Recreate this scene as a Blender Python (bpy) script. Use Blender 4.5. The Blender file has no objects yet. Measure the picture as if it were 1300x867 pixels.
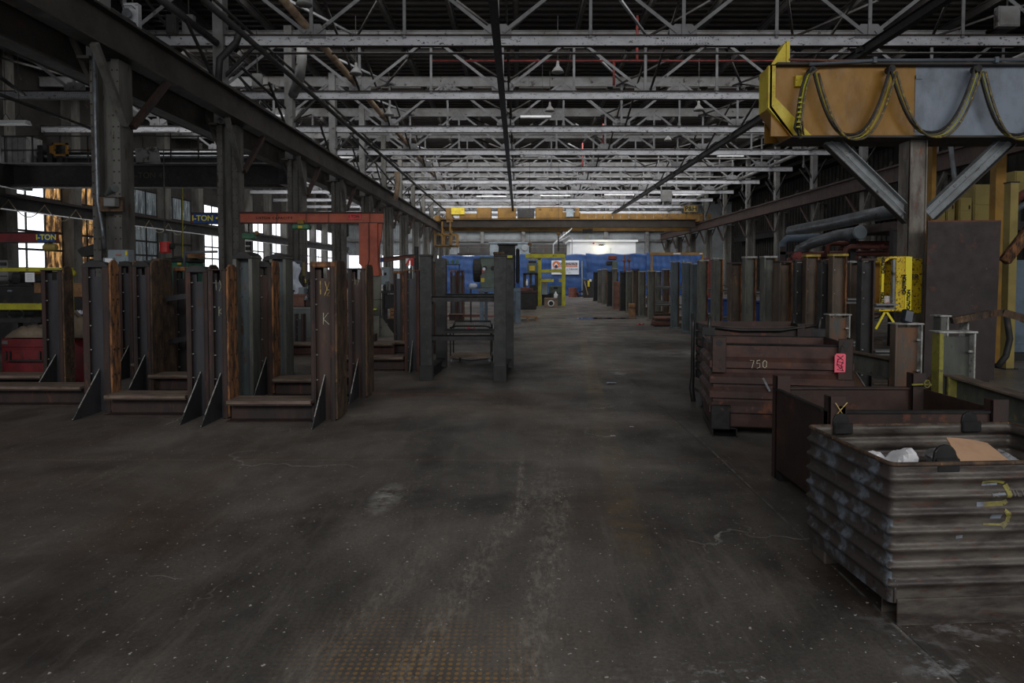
import bpy, bmesh, math, random
from mathutils import Vector, Matrix
random.seed(7)
C = bpy.context.scene.collection
PI = math.pi
# ---------------------------------------------------------------- camera
TH = math.atan(0.035); FP = 820.0; EYE = 1.5; VX = 659.0; HY = 349.0
CYP = HY + FP*math.tan(TH)
cd = bpy.data.cameras.new('camera'); cam = bpy.data.objects.new('camera', cd); C.objects.link(cam)
cam.location = (0, 0, EYE); cam.rotation_euler = (PI/2 - TH, 0, 0)
cd.sensor_width = 36; cd.lens = FP*36/1300; cd.clip_start = 0.05; cd.clip_end = 400
cd.shift_x = (650-VX)/1300; cd.shift_y = (CYP-433.5)/1300
sc = bpy.context.scene; sc.camera = cam
# ---------------------------------------------------------------- world, lights, exposure
w = bpy.data.worlds.new('world'); sc.world = w; w.use_nodes = True
w.node_tree.nodes['Background'].inputs[0].default_value = (0.93, 0.96, 1.0, 1)
w.node_tree.nodes['Background'].inputs[1].default_value = 0.30
sc.view_settings.view_transform = 'Standard'; sc.view_settings.look = 'None'
sc.view_settings.gamma = 1; sc.view_settings.exposure = 0.12; sc.view_settings.use_curve_mapping = False
def area(name, loc, sx, sy, power, rot=(0,0,0), col=(0.93,0.96,1.0)):
    l = bpy.data.lights.new(name, 'AREA'); l.shape = 'RECTANGLE'; l.size = sx; l.size_y = sy; l.energy = power; l.color = col
    o = bpy.data.objects.new(name, l); o.location = loc; o.rotation_euler = rot; C.objects.link(o); return o
# unseen fill lamps added between the trusses and high behind the photographer
for k_ in range(-2, 11):
    area('roof_fill_lamp', (3, 19.4+5.05*k_, 9.8), 23, 2.6, (120 if k_ < 0 else 470 if k_ < 4 else 1000 if k_ < 8 else 1300), (math.radians(36),0,0), (1.0,0.985,0.965))
    if k_ > 0: area('left_bay_fill_lamp', (-14, 19.4+5.05*k_, 9.8), 8, 1.6, 190, (math.radians(36),0,0), (1.0,0.985,0.965))  # extra area lamps added to brighten the left bay
area('rear_fill_lamp', (3, -9, 7.2), 26, 3.2, 1400, (math.radians(84),0,0), (1.0,0.985,0.965))  # added soft source for the light that falls from behind the camera
area('window_daylight', (-19.4, 45, 3.6), 4.0, 46, 900, (0,math.radians(-90),0), (0.95,0.97,1.0))
# ---------------------------------------------------------------- helpers
def W(px, py, Y):
    """the point at depth Y seen at photo pixel (px, py)"""
    dx = (px-VX)/FP; u = (CYP-py)/FP
    dy = math.cos(TH)+u*math.sin(TH); dz = -math.sin(TH)+u*math.cos(TH)
    s = Y/dy; return Vector((dx*s, Y, EYE+dz*s))
def lin(c): return tuple((v/255/12.92 if v/255 <= .04045 else ((v/255+.055)/1.055)**2.4) for v in c)+(1,)
class MB:
    def __init__(s): s.v = []; s.f = []
    def box(s, x0, x1, y0, y1, z0, z1):
        b = len(s.v)
        s.v += [(x,y,z) for z in (z0,z1) for y in (y0,y1) for x in (x0,x1)]
        s.f += [tuple(b+i for i in q) for q in ((0,2,3,1),(4,5,7,6),(0,1,5,4),(2,6,7,3),(0,4,6,2),(1,3,7,5))]
        return s
    def cbox(s, c, d): return s.box(c[0]-d[0]/2, c[0]+d[0]/2, c[1]-d[1]/2, c[1]+d[1]/2, c[2]-d[2]/2, c[2]+d[2]/2)
    def bar(s, p, q, a, b, up=(0,0,1)):
        p = Vector(p); q = Vector(q); d = (q-p).normalized(); up = Vector(up)
        if abs(d.dot(up)) > .98: up = Vector((0,1,0))
        x = d.cross(up).normalized(); y = x.cross(d).normalized(); k = len(s.v)
        for t in (p, q):
            for (i, j) in ((-1,-1),(1,-1),(1,1),(-1,1)): s.v.append(tuple(t + x*(a/2*i) + y*(b/2*j)))
        s.f += [tuple(k+i for i in r) for r in ((3,2,1,0),(4,5,6,7),(0,1,5,4),(1,2,6,5),(2,3,7,6),(3,0,4,7))]
        return s
    def angle(s, p, q, a, t, up=(0,0,1)):
        """an L angle section between two points"""
        p = Vector(p); q = Vector(q); d = (q-p).normalized(); up = Vector(up)
        if abs(d.dot(up)) > .98: up = Vector((0,1,0))
        x = d.cross(up).normalized(); y = x.cross(d).normalized()
        s.bar(p, q, a, t, up); o = x*(a/2-t/2)-y*(a/2); s.bar(p+o, q+o, t, a, up); return s
    def tube(s, pts, r, n=8, cap=True):
        pts = [Vector(p) for p in pts]; k0 = len(s.v); x = None; N = len(pts)
        for i, p in enumerate(pts):
            d = (pts[min(i+1,N-1)]-pts[max(i-1,0)]).normalized()
            if x is None: x = d.orthogonal().normalized()
            x = (x - d*x.dot(d)).normalized(); y = d.cross(x)
            rr = r[i] if isinstance(r, (list, tuple)) else r
            for j in range(n): s.v.append(tuple(p + (x*math.cos(2*PI*j/n)+y*math.sin(2*PI*j/n))*rr))
        for i in range(N-1):
            for j in range(n):
                a = k0+i*n+j; b = k0+i*n+(j+1)%n; s.f.append((a, b, b+n, a+n))
        if cap:
            s.f.append(tuple(k0+j for j in reversed(range(n)))); s.f.append(tuple(k0+(N-1)*n+j for j in range(n)))
        return s
    def lathe(s, c, prof, n=16, axis='z'):
        """prof: (radius, height) pairs"""
        k = len(s.v); c = Vector(c)
        for (r, h) in prof:
            for j in range(n):
                a = 2*PI*j/n; u, v = r*math.cos(a), r*math.sin(a)
                s.v.append(tuple(c + (Vector((u,v,h)) if axis == 'z' else Vector((u,h,v)) if axis == 'y' else Vector((h,u,v)))))
        for i in range(len(prof)-1):
            for j in range(n):
                a = k+i*n+j; b = k+i*n+(j+1)%n; s.f.append((a, b, b+n, a+n))
        s.f.append(tuple(k+j for j in reversed(range(n)))); s.f.append(tuple(k+(len(prof)-1)*n+j for j in range(n)))
        return s
    def prism(s, pts, vec):
        """a flat outline (3-D points) pushed along vec"""
        k = len(s.v); n = len(pts); vec = Vector(vec)
        s.v += [tuple(Vector(p)) for p in pts] + [tuple(Vector(p)+vec) for p in pts]
        s.f += [tuple(range(k+n-1, k-1, -1)), tuple(range(k+n, k+2*n))]
        s.f += [(k+i, k+(i+1)%n, k+n+(i+1)%n, k+n+i) for i in range(n)]
        return s
    def grid(s, fn, nu, nv):
        k = len(s.v)
        for j in range(nv+1):
            for i in range(nu+1): s.v.append(tuple(fn(i/nu, j/nv)))
        for j in range(nv):
            for i in range(nu):
                a = k+j*(nu+1)+i; s.f.append((a, a+1, a+nu+2, a+nu+1))
        return s
    def build(s, name, mat, parent=None, world=False, smooth=False, bevel=0, solid=0, kind=None):
        me = bpy.data.meshes.new(name); vs = s.v
        if world and parent is not None:
            o = WL(parent); vs = [(v[0]-o.x, v[1]-o.y, v[2]-o.z) for v in vs]
        me.from_pydata(vs, [], s.f); me.update()
        bm = bmesh.new(); bm.from_mesh(me)
        if bevel: bmesh.ops.bevel(bm, geom=bm.edges[:], offset=bevel, segments=1, affect='EDGES', clamp_overlap=True)
        bmesh.ops.recalc_face_normals(bm, faces=bm.faces[:]); bm.to_mesh(me); bm.free()
        if smooth:
            for p in me.polygons: p.use_smooth = True
        me.materials.append(mat)
        o = bpy.data.objects.new(name, me); C.objects.link(o)
        if parent is not None: o.parent = parent
        if solid:
            m = o.modifiers.new('thickness', 'SOLIDIFY'); m.thickness = solid; m.offset = 0
        if kind: o['kind'] = kind
        return o
def WL(o):
    v = Vector(o.location)
    while o.parent: o = o.parent; v += Vector(o.location)
    return v
def thing(name, label, cat, loc=(0,0,0), rz=0, group=None):
    o = bpy.data.objects.new(name, None); C.objects.link(o); o.empty_display_size = .1
    o.location = loc; o.rotation_euler = (0,0,rz); o['label'] = label; o['category'] = cat
    if group: o['group'] = group
    return o
def tag(o, label, cat, group=None):
    o['label'] = label; o['category'] = cat
    if group: o['group'] = group
    return o
def structure(o): o['kind'] = 'structure'; return o
KIDS = {}
def kids(o):
    if o.name not in KIDS: KIDS[o.name] = [c for c in bpy.data.objects if c.parent == o]
    return KIDS[o.name]
def dup(root, loc, rz=0, label=None, group=None, scale=None):
    r = root.copy(); C.objects.link(r); r.location = loc; r.rotation_euler = (0,0,rz)
    if scale: r.scale = scale
    if label: r['label'] = label
    if group: r['group'] = group
    for ch in kids(root):
        c = ch.copy(); C.objects.link(c); c.parent = r
        for g in kids(ch):
            d = g.copy(); C.objects.link(d); d.parent = c
    return r
ORD = ['first','second','third','fourth','fifth','sixth','seventh','eighth','ninth','tenth','eleventh','twelfth','thirteenth','fourteenth','fifteenth','sixteenth','seventeenth','eighteenth','nineteenth','twentieth','twenty-first','twenty-second','twenty-third','twenty-fourth','twenty-fifth','twenty-sixth']
# ---------------------------------------------------------------- materials
def mat(name, a, b=None, c=None, scale=3.0, rough=.6, metal=0.0, lo=.42, hi=.62, bump=.15, stretch=(1,1,1), speck=None, speck_amt=.68, emis=0, spec=.5, clo=.6, chi=.66, fine=9):
    m = bpy.data.materials.new(name); m.use_nodes = True; nt = m.node_tree; N = nt.nodes; L = nt.links
    bs = N['Principled BSDF']; bs.inputs['Metallic'].default_value = metal; bs.inputs['Specular IOR Level'].default_value = spec
    geo = N.new('ShaderNodeNewGeometry'); mp = N.new('ShaderNodeMapping'); L.new(geo.outputs['Position'], mp.inputs[0])
    mp.inputs['Scale'].default_value = stretch
    def noise(sc_, det=6, off=0):
        n = N.new('ShaderNodeTexNoise'); n.inputs['Scale'].default_value = sc_; n.inputs['Detail'].default_value = det; n.inputs['Roughness'].default_value = .65
        if off:
            q = N.new('ShaderNodeVectorMath'); q.inputs[1].default_value = (off, off*1.7, off*.6); L.new(mp.outputs[0], q.inputs[0]); L.new(q.outputs[0], n.inputs[0])
        else: L.new(mp.outputs[0], n.inputs[0])
        return n.outputs['Fac']
    def ramp(f, p0, p1):
        r = N.new('ShaderNodeMapRange'); r.inputs[1].default_value = p0; r.inputs[2].default_value = p1; L.new(f, r.inputs[0]); return r.outputs[0]
    def mix(f, c0, c1):
        x = N.new('ShaderNodeMix'); x.data_type = 'RGBA'
        if isinstance(f, float): x.inputs[0].default_value = f
        else: L.new(f, x.inputs[0])
        for i, q in ((6, c0), (7, c1)):
            if isinstance(q, tuple): x.inputs[i].default_value = q
            else: L.new(q, x.inputs[i])
        return x.outputs[2]
    col = lin(a)
    if b is not None: col = mix(ramp(noise(scale), lo, hi), lin(a), lin(b))
    if c is not None: col = mix(ramp(noise(scale*2.3, 8, 3.1), clo, chi), col, lin(c))
    if speck is not None: col = mix(ramp(noise(scale*fine, 3, 9.0), speck_amt, speck_amt+.03), col, lin(speck))
    if isinstance(col, tuple): bs.inputs['Base Color'].default_value = col
    else: L.new(col, bs.inputs['Base Color'])
    rn = ramp(noise(scale*3, 4, 5.0), .3, .7); rr = N.new('ShaderNodeMapRange'); L.new(rn, rr.inputs[0]); rr.inputs[3].default_value = max(.02, rough-.12); rr.inputs[4].default_value = min(1, rough+.12)
    L.new(rr.outputs[0], bs.inputs['Roughness'])
    if bump:
        bp = N.new('ShaderNodeBump'); bp.inputs['Strength'].default_value = bump; bp.inputs['Distance'].default_value = .01
        L.new(noise(scale*6, 6, 1.0), bp.inputs['Height']); L.new(bp.outputs[0], bs.inputs['Normal'])
    if emis:
        bs.inputs['Emission Strength'].default_value = emis
        if isinstance(col, tuple): bs.inputs['Emission Color'].default_value = col
        else: L.new(col, bs.inputs['Emission Color'])
    return m
M = {}
M['truss_web'] = mat('truss_web_paint', (112,113,116), (84,84,86), (52,46,42), scale=1.6, rough=.75, lo=.4, hi=.7)
M['truss'] = mat('truss_paint', (168,170,176), (132,134,138), (50,46,44), scale=1.6, rough=.7, speck=(60,54,50), speck_amt=.62, stretch=(1,1,2.2), lo=.45, hi=.75, clo=.62, chi=.68, fine=5)
M['truss_dim'] = mat('truss_paint_dim', (120,121,122), (88,86,84), (50,44,40), scale=1.4, rough=.75, lo=.4, hi=.7)
M['flange'] = mat('dark_rusty_flange', (44,38,35), (62,50,42), scale=3, rough=.85)
M['roof'] = mat('roof_deck', (25,22,21), (36,30,27), (52,44,38), scale=.8, rough=.9, stretch=(1,4,1))
M['purlin'] = mat('purlin_steel', (44,41,40), (30,27,26), scale=2, rough=.85)
M['column'] = mat('column_paint', (94,93,89), (66,64,60), (60,46,36), scale=1.1, rough=.7, stretch=(2,2,.5), speck=(34,32,30), speck_amt=.66)
M['runway'] = mat('runway_girder', (62,59,56), (44,40,38), (84,56,44), scale=1.2, rough=.75, speck=(30,28,27))
M['dark'] = mat('dark_steel', (38,37,37), (26,25,25), (56,46,40), scale=2.4, rough=.65)
M['black'] = mat('black_rubber', (20,20,21), (30,30,30), scale=5, rough=.6)
M['brownpipe'] = mat('tan_pipe', (134,116,96), (92,74,60), scale=2, rough=.6)
M['rust'] = mat('rust_brown', (84,54,46), (56,38,34), (48,50,54), scale=3.2, rough=.7, metal=.1, stretch=(1.5,1.5,.5), speck=(128,84,58), speck_amt=.70)
M['rust_dk'] = mat('rust_dark', (60,44,40), (42,36,36), (86,54,40), scale=2.6, rough=.65, metal=.15, stretch=(2,2,.5), speck=(110,80,62), speck_amt=.72)
M['rust_or'] = mat('orange_rust', (150,102,64), (62,46,38), (40,32,28), scale=8, rough=.85, stretch=(2.4,2.4,.6), speck=(30,24,22), speck_amt=.63, lo=.4, hi=.6)
M['rust_mix'] = mat('rust_scale_brown', (92,72,54), (50,40,34), (140,100,60), scale=6, rough=.85, stretch=(2,2,.7), speck=(34,28,25), speck_amt=.62, lo=.4, hi=.6)
M['web'] = mat('mill_steel_web', (56,56,60), (68,69,74), (74,52,42), scale=2, rough=.5, metal=.35, stretch=(2,2,.5), clo=.6, chi=.72)
M['web_brown'] = mat('brown_steel_web', (76,60,54), (54,46,44), (100,66,46), scale=2, rough=.55, metal=.3, stretch=(2,2,.5))
M['web_blue'] = mat('blue_grey_web', (88,98,102), (70,78,82), (84,68,56), scale=2.4, rough=.55, metal=.2, stretch=(2,2,.6), speck=(46,46,46), speck_amt=.68)
M['green_grey'] = mat('green_grey_paint', (44,46,46), (32,33,34), (58,56,50), scale=4, rough=.6, speck=(92,94,90), speck_amt=.69)
M['stand_grey'] = mat('stand_grey', (104,105,99), (76,77,73), (104,80,60), scale=2.4, rough=.7, stretch=(2,2,.6), speck=(40,38,36), speck_amt=.66)
M['stand_blue'] = mat('stand_blue', (94,104,110), (74,82,86), (100,78,60), scale=2.4, rough=.7, stretch=(2,2,.6))
M['stand_brown'] = mat('stand_brown', (98,84,72), (70,62,56), (140,96,62), scale=2.8, rough=.75, stretch=(2,2,.6), clo=.62, chi=.68)
M['edge_white'] = mat('worn_white_edge', (168,170,168), (112,110,104), (60,56,52), scale=12, rough=.7)
M['edge_yellow'] = mat('yellow_edge_paint', (182,160,52), (120,104,50), scale=10, rough=.7)
M['plank'] = mat('worn_wood', (120,104,92), (82,68,58), (58,48,42), scale=5, rough=.85, stretch=(.5,3,3))
M['bin_grey'] = mat('bin_corrugated_steel', (92,86,80), (52,47,45), (84,56,44), scale=4.5, rough=.5, metal=.3, stretch=(.8,.8,3), speck=(120,114,106), speck_amt=.72, clo=.56, chi=.7)
M['bin_side'] = mat('bin_worn_blue_grey', (66,60,58), (104,112,122), (54,42,38), scale=9, rough=.55, metal=.2, lo=.50, hi=.62, speck=(120,124,130), speck_amt=.72)
M['bin_brown'] = mat('bin_brown_rust', (82,56,48), (56,42,40), (100,62,46), scale=2.6, rough=.5, metal=.3, speck=(134,120,112), speck_amt=.73)
M['bin_plain'] = mat('bin_plate_dark_brown', (66,48,42), (46,36,33), (92,56,42), scale=2.2, rough=.55, metal=.25, speck=(104,84,74), speck_amt=.73)
M['bin_black'] = mat('bin_black_steel', (42,41,41), (30,29,29), (62,50,44), scale=4, rough=.45, metal=.3)
M['yellow_beam'] = mat('crane_ochre_paint', (146,104,26), (120,84,24), (96,66,32), scale=1.6, rough=.5, stretch=(1.3,1.3,.6), speck=(80,56,36), speck_amt=.72, clo=.64, chi=.74)
M['yellow_bright'] = mat('bright_yellow_paint', (204,184,40), (176,150,30), (110,84,30), scale=3, rough=.5, speck=(70,54,28), speck_amt=.68, clo=.64, chi=.72)
M['yellow_chip'] = mat('chipped_yellow_paint', (218,188,26), (196,164,26), (92,62,34), scale=7, rough=.55, speck=(66,46,32), speck_amt=.56, clo=.6, chi=.63, fine=4)
M['yellow_rack'] = mat('yellow_green_paint', (176,172,40), (150,144,40), (88,84,40), scale=3, rough=.6)
M['cranedark'] = mat('dark_brown_girder', (34,26,18), (22,18,14), scale=.6, rough=.8)
M['ochre'] = mat('ochre_crane_paint', (122,90,34), (88,64,28), (58,44,26), scale=.8, rough=.7)
M['grey_beam'] = mat('crane_pale_blue_grey', (126,136,150), (100,108,118), (96,78,62), scale=1.8, rough=.5, stretch=(1.2,1.2,.7), speck=(60,60,62), speck_amt=.73, clo=.68, chi=.78)
M['brace_grey'] = mat('brace_grey_paint', (140,146,150), (116,120,122), (60,54,48), scale=3, rough=.55, speck=(50,48,46), speck_amt=.66)
M['post'] = mat('scoured_post_steel', (128,122,114), (90,82,76), (112,76,60), scale=3, rough=.6, metal=.2, stretch=(2,2,.6), speck=(150,146,140), speck_amt=.66)
M['plate'] = mat('large_rusty_plate', (62,52,52), (50,43,44), (80,54,44), scale=2, rough=.6, metal=.3, speck=(120,112,108), speck_amt=.73, fine=7)
M['plate_edge'] = mat('plate_edge_red', (112,60,46), (76,44,38), scale=6, rough=.7)
M['orange'] = mat('jib_orange_paint', (172,84,60), (146,70,52), (96,54,44), scale=2, rough=.6, clo=.66, chi=.76)
M['red'] = mat('red_paint', (112,32,38), (90,28,33), (66,32,33), scale=3, rough=.5)
M['redlamp'] = mat('bright_red', (206,54,52), (170,44,44), scale=4, rough=.5)
M['redpipe'] = mat('red_pipe', (132,58,54), (96,44,42), scale=3, rough=.6)
M['blue'] = mat('blue_sign_paint', (36,70,134), (30,54,104), scale=3, rough=.6)
M['concrete_base'] = mat('grey_green_concrete', (112,112,104), (88,88,82), scale=2, rough=.9)
M['white'] = mat('white_enamel', (214,216,218), (186,188,190), scale=2, rough=.5)
M['paper'] = mat('white_paper', (226,228,232), rough=.8, bump=0)
M['bag'] = mat('white_plastic_bag', (222,222,226), (196,196,202), (150,100,76), scale=9, rough=.35, clo=.68, chi=.75)
M['bag_grey'] = mat('clear_grey_bag', (150,152,156), (110,112,116), scale=9, rough=.3)
M['card'] = mat('cardboard', (188,152,122), (170,134,106), scale=3, rough=.85)
M['cloth'] = mat('beige_canvas', (120,108,92), (92,82,70), (82,86,92), scale=3, rough=.95, clo=.62, chi=.72)
M['lab'] = mat('white_cloth', (206,212,226), (172,178,194), scale=3, rough=.9)
M['cabinet'] = mat('grey_blue_enamel', (132,144,152), (112,122,128), scale=2, rough=.5)
M['greenm'] = mat('machine_green', (40,100,78), (30,72,58), scale=3, rough=.5)
M['greengrey'] = mat('machine_grey_green', (84,100,92), (66,80,74), scale=3, rough=.5)
M['hoistgreen'] = mat('hoist_green', (74,120,92), (52,88,70), scale=3, rough=.5)
M['tablegrey'] = mat('bench_grey', (92,98,98), (72,78,78), scale=3, rough=.6)
M['tableblue'] = mat('bench_blue_grey', (92,108,124), (74,88,100), scale=3, rough=.6)
M['wood'] = mat('crate_wood', (150,114,82), (112,82,58), (70,50,38), scale=5, rough=.85)
M['brownbox'] = mat('brown_box', (120,84,72), (92,64,56), scale=4, rough=.8)
M['siding'] = mat('far_siding', (150,156,160), (122,126,130), scale=.6, rough=.8)
M['siding_dk'] = mat('dirty_siding', (92,90,88), (66,62,60), (104,84,66), scale=.5, rough=.85, stretch=(1,1,.3))
M['wall_dk'] = mat('dark_wall', (48,46,44), (34,32,31), (66,56,48), scale=.5, rough=.9)
M['whitewall'] = mat('white_booth_wall', (236,238,242), (222,226,230), scale=.5, rough=.6)
M['tarp'] = mat('blue_tarp', (38,76,134), (32,64,114), (50,90,148), scale=2.2, rough=.55, clo=.6, chi=.74)
M['sign'] = mat('sign_board', (214,220,232), rough=.5, bump=0)
M['navy'] = mat('sign_navy', (30,36,62), rough=.6, bump=0)
M['signor'] = mat('sign_orange', (196,112,66), rough=.6, bump=0)
M['cable'] = mat('flat_cable', (96,86,60), (66,60,50), (150,132,52), scale=8, rough=.5, stretch=(1,1,1), clo=.55, chi=.62)
M['hose'] = mat('grey_hose', (82,90,98), (66,72,80), scale=3, rough=.5)
M['copper'] = mat('rusty_conduit', (120,76,56), (90,60,48), scale=4, rough=.6)
M['galv'] = mat('galvanised_pipe', (112,118,124), (88,92,96), (80,60,52), scale=3, rough=.4, metal=.4)
M['rustpipe'] = mat('rusty_red_pipe', (116,66,54), (84,50,44), scale=4, rough=.6)
M['gold'] = mat('gold_post_paint', (158,118,36), (130,94,30), scale=2, rough=.6)
M['olive'] = mat('olive_cabinet_paint', (150,134,72), (130,114,62), scale=1.5, rough=.6)
M['pink'] = mat('pink_tag', (240,100,122), rough=.7, bump=0)
M['ink'] = mat('black_ink', (18,16,18), rough=.7, bump=0)
M['yletter'] = mat('yellow_letter', (222,214,80), rough=.6, bump=0)
M['chalk'] = mat('chalk', (196,192,170), (150,140,116), scale=40, rough=.95, bump=0)
M['chalky'] = mat('yellow_chalk', (214,190,120), (150,120,70), scale=40, rough=.95, bump=0)
M['tape'] = mat('caution_tape', (232,214,40), rough=.4, bump=0)
M['cup'] = mat('cup_paper', (226,222,220), rough=.6, bump=0)
M['glass_dark'] = mat('dark_screen', (22,28,36), rough=.15, bump=0)
M['bottle'] = mat('white_plastic', (220,222,226), rough=.4, bump=0)
M['puddle'] = mat('puddle_water', (14,16,20), rough=.04, bump=0, spec=.6)
M['pinkrag'] = mat('red_pink_rag', (226,70,84), rough=.9, bump=0)
M['glow'] = mat('lit_wall_lamp', (255,236,140), rough=.6, bump=0, emis=3)
M['winbright'] = mat('window_daylight_pane', (250,252,255), (228,236,244), scale=1.2, rough=.4, bump=0, emis=1.6)
M['winamber'] = mat('window_grimy_amber', (60,44,30), (224,170,104), (250,244,226), scale=2.6, rough=.6, bump=0, emis=.9, stretch=(1,2,.5), lo=.46, hi=.66, clo=.66, chi=.7)
M['wingrey'] = mat('window_grimy_grey', (60,66,70), (116,124,128), (190,200,206), scale=2.4, rough=.5, bump=0, emis=.28, stretch=(1,3,.3), clo=.6, chi=.66)
def floor_mat():
    m = bpy.data.materials.new('worn_factory_concrete'); m.use_nodes = True; nt = m.node_tree; N = nt.nodes; L = nt.links; bs = N['Principled BSDF']
    geo = N.new('ShaderNodeNewGeometry'); pos = geo.outputs['Position']; sep = N.new('ShaderNodeSeparateXYZ'); L.new(pos, sep.inputs[0])
    def mp(s, off=(0,0,0)):
        q = N.new('ShaderNodeMapping'); q.inputs['Scale'].default_value = s; q.inputs['Location'].default_value = off; L.new(pos, q.inputs[0]); return q.outputs[0]
    def noise(v, sc_, det=6, ro=.6, dist=0):
        n = N.new('ShaderNodeTexNoise'); n.inputs['Scale'].default_value = sc_; n.inputs['Detail'].default_value = det; n.inputs['Roughness'].default_value = ro; n.inputs['Distortion'].default_value = dist; L.new(v, n.inputs[0]); return n.outputs['Fac']
    def mr(f, a, b, c=0, d=1):
        r = N.new('ShaderNodeMapRange'); L.new(f, r.inputs[0])
        for i, v in enumerate((a,b,c,d)): r.inputs[i+1].default_value = v
        return r.outputs[0]
    def ma(op, a, b=None, c=None):
        q = N.new('ShaderNodeMath'); q.operation = op
        for i, v in enumerate((a,b,c)):
            if v is None: continue
            if isinstance(v, (int,float)): q.inputs[i].default_value = v
            else: L.new(v, q.inputs[i])
        return q.outputs[0]
    def mix(f, a, b):
        x = N.new('ShaderNodeMix'); x.data_type = 'RGBA'; L.new(f, x.inputs[0])
        for i, q in ((6,a),(7,b)):
            if isinstance(q, tuple): x.inputs[i].default_value = q
            else: L.new(q, x.inputs[i])
        return x.outputs[2]
    X, Y = sep.outputs[0], sep.outputs[1]
    def strip(x0, y0, x1, y1, wd, soft):
        """1 inside a band along the line (x0,y0)-(x1,y1)"""
        k = (x1-x0)/(y1-y0); d = ma('ABSOLUTE', ma('SUBTRACT', X, ma('ADD', ma('MULTIPLY', Y, k), x0-k*y0)))
        s = mr(d, wd+soft, wd); e0 = mr(Y, min(y0,y1)-.25, min(y0,y1)+.15); e1 = mr(Y, max(y0,y1)+.5, max(y0,y1)-.3)
        return ma('MULTIPLY', s, ma('MULTIPLY', e0, e1))
    base = mix(mr(noise(mp((1,1,1)), .55, 8, .62, .4), .36, .66), lin((57,54,52)), lin((136,130,123)))
    base = mix(mr(noise(mp((1,.35,1)), 2.2, 8, .7), .5, .78, 0, .6), base, lin((46,45,46)))
    brown = mr(noise(mp((1,.5,1), (4,2,0)), .8, 6, .6), .52, .7, 0, .55); base = mix(brown, base, lin((92,72,56)))
    # left foreground is browner, old oil
    lf = ma('MULTIPLY', mr(X, -1.0, -3.5), mr(Y, 9.5, 5)); base = mix(ma('MULTIPLY', lf, mr(noise(mp((1,1,1),(7,0,0)), 1.2, 6), .35, .7, .1, .6)), base, lin((96,76,62)))
    rustline = ma('MULTIPLY', mr(ma('ABSOLUTE', ma('SUBTRACT', Y, 8.05)), .28, .03), ma('MULTIPLY', mr(X, 1.0, -.4), mr(X, -4.5, -2.5)))
    base = mix(ma('MULTIPLY', rustline, mr(noise(mp((1,1,1)), 6, 5), .38, .64, 0, .6)), base, lin((132,92,66)))
    rs2 = ma('MULTIPLY', mr(ma('ABSOLUTE', ma('SUBTRACT', Y, 5.22)), .10, .02), mr(X, 3.0, 1.0)); base = mix(ma('MULTIPLY', rs2, mr(noise(mp((1,1,1)), 7, 5), .45, .65, 0, .4)), base, lin((112,86,66)))
    base = mix(mr(noise(mp((1,1,1),(6,6,0)), 55, 4, .8), .35, .7, 0, .5), base, lin((38,36,35)))
    base = mix(mr(noise(mp((2.2,.25,1),(9,2,0)), 3.0, 8, .8), .52, .72, 0, .45), base, lin((128,122,114)))
    for (a, amt) in (((1.60,2.0,1.66,6.2,.004,.006), .7), ((1.86,5.9,1.5,7.6,.004,.008), .3)):
        base = mix(ma('MULTIPLY', ma('MULTIPLY', strip(*a), mr(noise(mp((1,1,1)), 8, 6), .4, .6)), amt), base, lin((140,136,128)))
    # yellow aisle line, worn
    wear = mr(noise(mp((1,1,1)), 5, 8, .7), .38, .66)
    wear2 = mr(noise(mp((3,1.0,1), (2,5,0)), 9, 10, .85), .47, .60)
    for (a, amt) in (((1.52,15.5, .98,8.2, .075,.03), .62), ((.98,8.4, .80,6.0, .07,.06), .22), ((.8,5.8,.62,3.4,.08,.05), .28), ((2.9,35,1.6,16,.06,.02), .35)):
        base = mix(ma('MULTIPLY', ma('MULTIPLY', strip(*a), wear), amt), base, lin((150,124,70)))
    # pale scuffed tyre tracks in the foreground
    for (a, amt) in (((-.52,2.0, .02,4.2, .04,.09), .50), ((-.02,2.0, .28,4.4, .04,.09), .52), ((-.92,2.0,-.45,3.6, .04,.1), .3), ((.12,4.2,.5,6.8,.05,.1), .3), ((.0,4.1,.02,5.15,.01,.02),.9), ((-1.0,3.8,-.6,5.0,.04,.08),.3), ((1.3,12.5,.75,8.8,.1,.16),.42)):
        base = mix(ma('MULTIPLY', ma('MULTIPLY', strip(*a), wear2), amt), base, lin((168,160,148)))
    # pale scraped patch, dust in front of the frames and by the right-hand row
    def blob(x, y, rx, ry, amt, col, nz=4.0, n0=.4, n1=.62):
        nonlocal base
        dx = ma('DIVIDE', ma('SUBTRACT', X, x), rx); dy = ma('DIVIDE', ma('SUBTRACT', Y, y), ry)
        d = ma('SQRT', ma('ADD', ma('MULTIPLY', dx, dx), ma('MULTIPLY', dy, dy)))
        base = mix(ma('MULTIPLY', ma('MULTIPLY', mr(d, 1, .2), mr(noise(mp((1,1.6,1),(x,y,0)), nz, 7, .7), n0, n1)), amt), base, lin(col))
    blob(-.45, 7.2, 1.0, .45, .6, (150,130,112)); blob(.9, 6.7, 1.6, .6, .45, (132,116,100)); blob(3.6, 12.3, 1.4, .9, .8, (190,188,184), 2.5)
    blob(1.55, 9.9, .22, .5, .85, (196,196,194), 6, .48, .6); blob(1.9, 2.75, .5, .22, .7, (160,160,162), 6, .5, .62); blob(.75, 2.15, .3, .12, .55, (170,170,172), 9, .5, .6)
    blob(-1.8, 6.9, 1.2, .3, .5, (140,132,122), 6); blob(1.1,11.4,.3,.9,.5,(176,174,170),6); blob(-.9,4.3,.12,.35,.8,(176,174,168),6,.42,.56)
    blob(.3, 20, 5, 6, .45, (122,120,116), .8); blob(1.9, 22.5, .9, 3.0, .8, (64,62,60), 1.2)
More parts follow.
